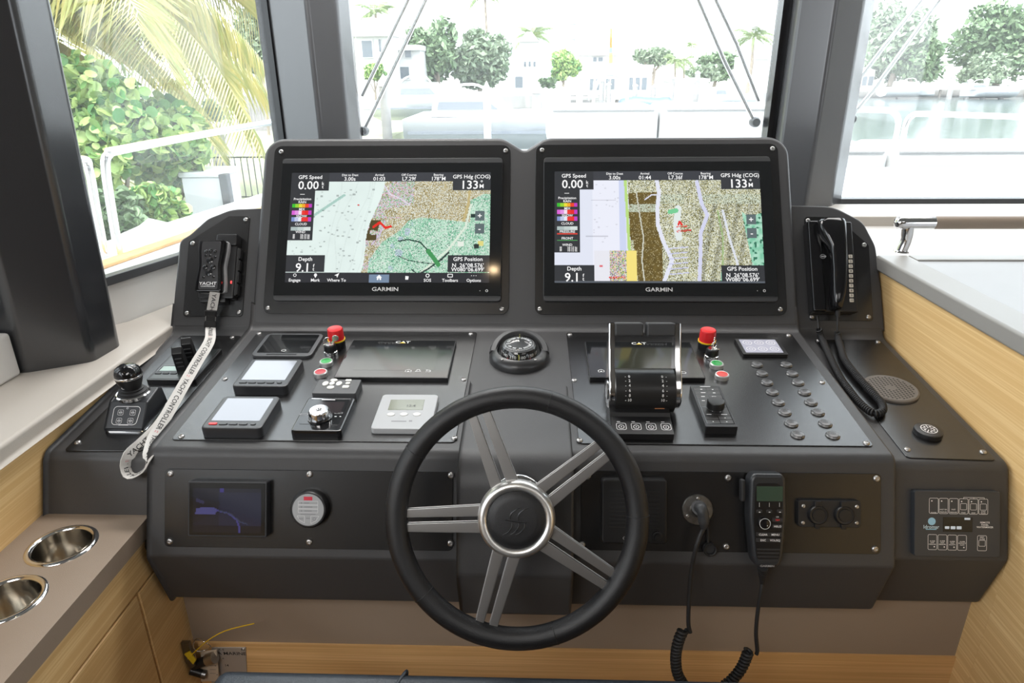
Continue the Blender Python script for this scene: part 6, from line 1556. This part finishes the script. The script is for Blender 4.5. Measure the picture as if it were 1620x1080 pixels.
palm('young palm by the right pilings, left of a pair', 1068, 98, 82, 2.2, FROND, FARZ, 13, 16, .9, .06, 35)
palm('young palm by the right pilings, right of a pair', 1082, 96, 84, 2.2, FROND, FARZ, 13, 16, .9, .06, 36)
# ---- seawall, docks, pilings, boats
bm = bmesh.new(); prism(bm, [(-150, 65.6), (22.1, 71.6), (34, 91.6), (400, 91.6), (400, 92.2), (33.8, 92.2), (21.8, 72.2), (-150, 66.2)], WATER, FARZ+.15); o = finish(bm, 'seawall', mat('seawall_concrete', (.42, .40, .38), .8, var=.2, vscale=.5)); tag(o, 'long grey seawall along the far side of the canal', 'wall')
def dock(label, x0, x1, Y, z=-1.9, dep=3):
    a, b_ = at(x0, 150, Y), at(x1, 150, Y); tt = thing('dock', label, 'dock', T((a.x+b_.x)/2, Y, WATER), 'docks'); w = (b_.x-a.x)/2
    bm = bmesh.new(); box(bm, -w, w, 0, dep, z-WATER-.2, z-WATER); finish(bm, 'deck', mat('dock_boards', (.5, .48, .45), .8), tt)
    for k in range(6):
        bm = bmesh.new(); x = -w*.95+k*w*.38; tube(bm, [(x, .2, 0), (x, .2, z-WATER-.2)], .14, 8); finish(bm, 'post', mat('wet_wood', (.2, .18, .16), .8), tt, 50)
dock('timber dock in front of the pale houses', 855, 1060, 66); dock('timber dock on the far right shore', 1345, 1700, 88)
PIL = mat('weathered_pile', (.34, .33, .32), .85, var=.2, vscale=3)
def pile(label, px, yt, Y, r, m=PIL, base=WATER):
    p = at(px, yt, Y); tt = thing('piling', label, 'piling', T(p.x, Y, base), 'mooring pilings'); h = p.z-base
    bm = bmesh.new(); lathe(bm, [(r, 0), (r, h-.02), (r*.9, h), (0, h)], 14); finish(bm, 'shaft', m, tt, 40)
    bm = bmesh.new(); lathe(bm, [(r*1.12, h-.03), (r*1.12, h+.05), (0, h+.22)], 14); finish(bm, 'cap', WHITE, tt, 30)
pile('thick piling left of the moored boats', 607, 134, 14, .11); pile('white banded piling left of the notch', 770, 146, 13, .075, WHITE)
pile('grey steel piling in the middle of the centre window', 849, 145, 14, .10)
for k, (px, yt) in enumerate(((863, 142), (872, 143), (881, 142), (890, 141), (898, 143), (917, 143))): pile('short white dock post, number %s of the row before the low house' % ('one', 'two', 'three', 'four', 'five', 'six')[k], px, yt, 62, .28, WHITE)
for lb, px, yt in (('dark piling left of the arch foot', 952, 128), ('dark piling inside the arch', 963, 134), ('dark piling right of the arch', 1005, 136), ('thin piling behind the blue cover', 1034, 138), ('tall dark piling with a lamp right of the blue cover', 1104, 116), ('dark piling by the young palms', 1064, 124)): pile(lb, px, yt, 62, .22)
for k, (px, yt) in enumerate(((1508, 122), (1535, 128), (1562, 126), (1590, 128))): pile('pale piling on the far right shore, %s from the left' % ('first', 'second', 'third', 'fourth')[k], px, yt, 84, .28)
HULL = mat('white_hull', (.58, .59, .61), .3); STRIPE = mat('grey_stripe', (.24, .26, .30), .4)
def boat(label, x0, x1, ydeck, ywater, Y, cabin, beam=2.6, bow=1, stripe=True):
    a, b_ = at(x0, ydeck, Y), at(x1, ydeck, Y); zw = at(x0, ywater, Y).z; L = b_.x-a.x; H = a.z-zw
    tt = thing('motorboat', label, 'boat', T((a.x+b_.x)/2, Y, zw), 'moored motorboats')
    bm = bmesh.new(); secs = []
    for k in range(11):
        f = k/10; g_ = f if bow > 0 else 1-f; x = -L/2+L*f; wb = beam/2*(1-max(0, (g_-.45)/.55)**2.2)+.03; sh = H*(1+.22*g_*g_)
        secs.append([bm.verts.new((x, y_, z_)) for y_, z_ in ((-wb, sh), (-wb*.96, sh*.55), (-wb*.75, sh*.15), (0, -.1+.5*H*max(0, g_-.8)), (wb*.75, sh*.15), (wb*.96, sh*.55), (wb, sh))])
    for s, u in zip(secs[:-1], secs[1:]):
        for i in range(6): bm.faces.new((s[i], s[i+1], u[i+1], u[i]))
        bm.faces.new((s[6], s[0], u[0], u[6]))
    bm.faces.new(secs[0]); bm.faces.new(secs[-1]); finish(bm, 'hull', HULL, tt, 40)
    if stripe:
        bm = bmesh.new(); box(bm, -L*.48, L*.30, -beam/2-.012, -beam/2+.05, H*.60, H*.68); finish(bm, 'stripe', STRIPE, tt)
    if cabin:
        c0_, c1_, yt = cabin; p, q = at(c0_, yt, Y), at(c1_, yt, Y); xc = (p.x+q.x)/2-(a.x+b_.x)/2; wc = (q.x-p.x)/2; hc_ = p.z-a.z
        bm = bmesh.new(); prism(bm, [(xc-wc, H), (xc+wc*1.15, H), (xc+wc*.55, H+hc_), (xc-wc*.9, H+hc_)], -beam*.36, beam*.36, .06, 2, both=True); bmesh.ops.transform(bm, matrix=Matrix(((1, 0, 0, 0), (0, 0, -1, 0), (0, 1, 0, 0), (0, 0, 0, 1))), verts=bm.verts); finish(bm, 'cabin', HULL, tt, 40)
        bm = bmesh.new(); prism(bm, [(xc-wc*.8, H+hc_*.42), (xc+wc*.85, H+hc_*.42), (xc+wc*.6, H+hc_*.8), (xc-wc*.75, H+hc_*.8)], beam*.36-.02, beam*.36+.03); bmesh.ops.transform(bm, matrix=Matrix(((1, 0, 0, 0), (0, 0, -1, 0), (0, 1, 0, 0), (0, 0, 0, 1))), verts=bm.verts); finish(bm, 'cabin_window', STRIPE, tt)
        bm = bmesh.new(); tube(bm, spline([(xc-wc*.9, -beam*.3, H+hc_), (xc-wc*.5, -beam*.3, H+hc_*1.5), (xc+wc*.3, -beam*.3, H+hc_*1.6), (xc+wc*.8, -beam*.3, H+hc_*.8)], 5), .03, 6); finish(bm, 'roll_bar', POLISH, tt, 60)
boat('large white motorboat with a sloping cabin nearest the windscreen', 655, 985, 182, 236, 15, (690, 800, 152), 3.0)
boat('second white boat moored behind the nearest one', 600, 760, 158, 186, 24, (635, 700, 134), 3.0)
boat('small white runabout at the far right dock', 1110, 1190, 155, 168, 60, (1128, 1148, 139), 2.4, -1, False)
boat('white boat moored on the far right shore', 1395, 1480, 140, 152, 86, (1420, 1450, 130), 3, 1, False)
boat('low white launch at the right shore edge', 1520, 1600, 142, 154, 84, (1530, 1555, 132), 3, -1, True)
# tender under a blue cover
a, b_ = at(985, 158, 12), at(1072, 158, 12); zt_ = a.z
tt = thing('covered_tender', 'small tender under a faded blue cover beyond the sun pads', 'boat', T((a.x+b_.x)/2, 12, at(985, 176, 12).z)); w = (b_.x-a.x)/2; h = zt_-at(985, 176, 12).z
bm = bmesh.new(); prism(bm, fillet([(-w, h*.75, .05), (-w*.85, 0, .05), (w*.7, 0, .1), (w, h, .05), (w*.4, h*.8, .3), (-w*.4, h*1.0, .3)], 4), -.5, .5, .1, 3, both=True); bmesh.ops.transform(bm, matrix=Matrix(((1, 0, 0, 0), (0, 0, -1, 0), (0, 1, 0, 0), (0, 0, 0, 1))), verts=bm.verts); finish(bm, 'cover', mat('faded_blue_canvas', (.16, .22, .40), .8), tt, 50)
# white arch, gazebo, feather flag
p0 = at(938, 172, 11); tt = thing('white_arch', 'white tubular arch beyond the sun pads in the centre window', 'arch', Matrix.Translation(p0))
bm = bmesh.new(); tube(bm, spline([at(938, 172, 11)-p0, at(940, 145, 11)-p0, at(950, 124, 11)-p0, at(966, 117, 11)-p0, at(982, 124, 11)-p0, at(991, 145, 11)-p0, at(992, 172, 11)-p0], 5), .028, 8); finish(bm, 'tube', WHITE, tt, 70)
bm = bmesh.new(); tube(bm, [at(963, 140, 11)-p0, at(963, 172, 11)-p0], .018, 8); finish(bm, 'centre_post', WHITE, tt, 70)
p0 = at(935, 150, 64); tt = thing('gazebo', 'round white gazebo roof on posts on the far lawn', 'gazebo', T(p0.x, 64, FARZ)); hz_ = at(935, 124, 64).z-FARZ; rz_ = 1.3
bm = bmesh.new(); lathe(bm, [(rz_*1.1, hz_), (rz_*.6, hz_+.5), (0, hz_+.72)], 16); finish(bm, 'roof', WHITE, tt, 30)
for k in range(6):
    bm = bmesh.new(); x, y = rz_*math.cos(k*pi/3+.3), rz_*math.sin(k*pi/3+.3); tube(bm, [(x, y, 0), (x, y, hz_)], .06, 6); finish(bm, 'post', WHITE, tt, 50)
p0 = at(962, 130, 40); tt = thing('feather_flag', 'tall orange and yellow feather flag above the arch', 'flag', T(p0.x, 40, FARZ)); h0, h1 = at(962, 100, 40).z-FARZ, at(962, 45, 40).z-FARZ
bm = bmesh.new(); tube(bm, [(0, 0, 0), (0, 0, h1)], .02, 6); finish(bm, 'pole', STEEL, tt, 60)
for k, (c1, f0, f1) in enumerate((((.75, .60, .15), 0, .3), ((.25, .5, .35), .3, .45), ((.85, .22, .05), .45, .75), ((.8, .6, .1), .75, 1.))):
    z0, z1 = h0+(h1-h0)*f0, h0+(h1-h0)*f1; bm = bmesh.new(); prism(bm, [(0, z0), (.22*(1-f0*.6), z0), (.22*(1-f1*.6), z1), (0, z1)], -.004, .004); bmesh.ops.transform(bm, matrix=Matrix(((1, 0, 0, 0), (0, 0, -1, 0), (0, 1, 0, 0), (0, 0, 0, 1))), verts=bm.verts); finish(bm, 'panel', mat('flag_colour_%d' % k, c1, .8), tt)
# ---- port side yard: fences, dock box, piling
bf0, bf1 = at(368, 152, 26), at(450, 152, 26); tt = thing('board_fence', 'grey upright board fence behind the lawn in the port window', 'fence', T(bf0.x, 26, LAND)); n = 16; w = (bf1.x-bf0.x)/n; hz_ = bf0.z-LAND
bme = None
for k in range(n):
    if bme is None:
        bm = bmesh.new(); box(bm, 0, w*.93, 0, .03, 0, hz_); o = finish(bm, 'board', mat('grey_boards', (.30, .28, .29), .85, var=.15, vscale=2), tt); bme = o.data
    else: o = bpy.data.objects.new('board', bme); C.objects.link(o); o.parent = tt
    o.location = (k*w, random.uniform(0, .02), 0)
pf0, pf1 = at(296, 249, 11), at(445, 249, 11); zb_ = at(370, 316, 11).z; tt = thing('picket_railing', 'black metal picket railing on the dock edge in the port window', 'railing', T(pf0.x, 11, zb_)); hz_ = pf0.z-zb_; Lp = pf1.x-pf0.x
DARKM = mat('dark_metal', (.10, .10, .11), .5)
for z in (.0, hz_):
    bm = bmesh.new(); box(bm, 0, Lp, -.012, .012, z-.014, z+.014); finish(bm, 'rail', DARKM, tt)
pm = None
for k in range(15):
    x = Lp*(k+.5)/15
    if pm is None: bm = bmesh.new(); box(bm, -.007, .007, -.007, .007, 0, hz_); o = finish(bm, 'picket', DARKM, tt); pm = o.data
    else: o = bpy.data.objects.new('picket', pm); C.objects.link(o); o.parent = tt
    o.location = (x, 0, 0)
    if k in (0, 6, 14): o.scale = (2.6, 2.6, 1)
for x in (0,):
    bm = bmesh.new(); box(bm, 0, Lp, -.06, .06, LAND-zb_, -.03); finish(bm, 'kerb', CONC, tt)
p = at(315, 272, 6); tt = thing('dock_box', 'white dock locker with a grey corner post outside the port window', 'locker', T(p.x, 6, LAND)); hz_ = p.z-LAND; wL = (at(346, 272, 6).x-at(284, 272, 6).x)/2
bm = bmesh.new(); box(bm, -wL, wL, 0, .5, 0, hz_-.06, .02, 2); finish(bm, 'body', GEL, tt)
bm = bmesh.new(); box(bm, -wL-.02, wL+.02, -.02, .52, hz_-.06, hz_, .015, 2); finish(bm, 'lid', GEL, tt)
bm = bmesh.new(); box(bm, wL+.01, wL+.10, -.05, .05, 0, hz_-.02, .005, 1); finish(bm, 'corner_post', DGREY, tt)
p = at(342, 212, 12); tt = thing('concrete_post', 'square concrete post behind the picket railing', 'post', T(p.x, 12.0, LAND)); bm = bmesh.new(); box(bm, -.16, .16, 0, .32, 0, p.z-LAND, .02, 2); finish(bm, 'shaft', CONC, tt)
p = at(228, 310, 4.6); tt = thing('boulder', 'pale angular boulder under the sea grape shrubs', 'rock', T(p.x, 4.6, LAND)); bm = bmesh.new(); bmesh.ops.create_icosphere(bm, subdivisions=2, radius=.36)
for v in bm.verts: v.co *= random.uniform(.8, 1.15); v.co.z = max(v.co.z*.9+.55, -.05)
finish(bm, 'stone', mat('pale_stone', (.36, .35, .34), .9, var=.2, vscale=4), tt, 20)
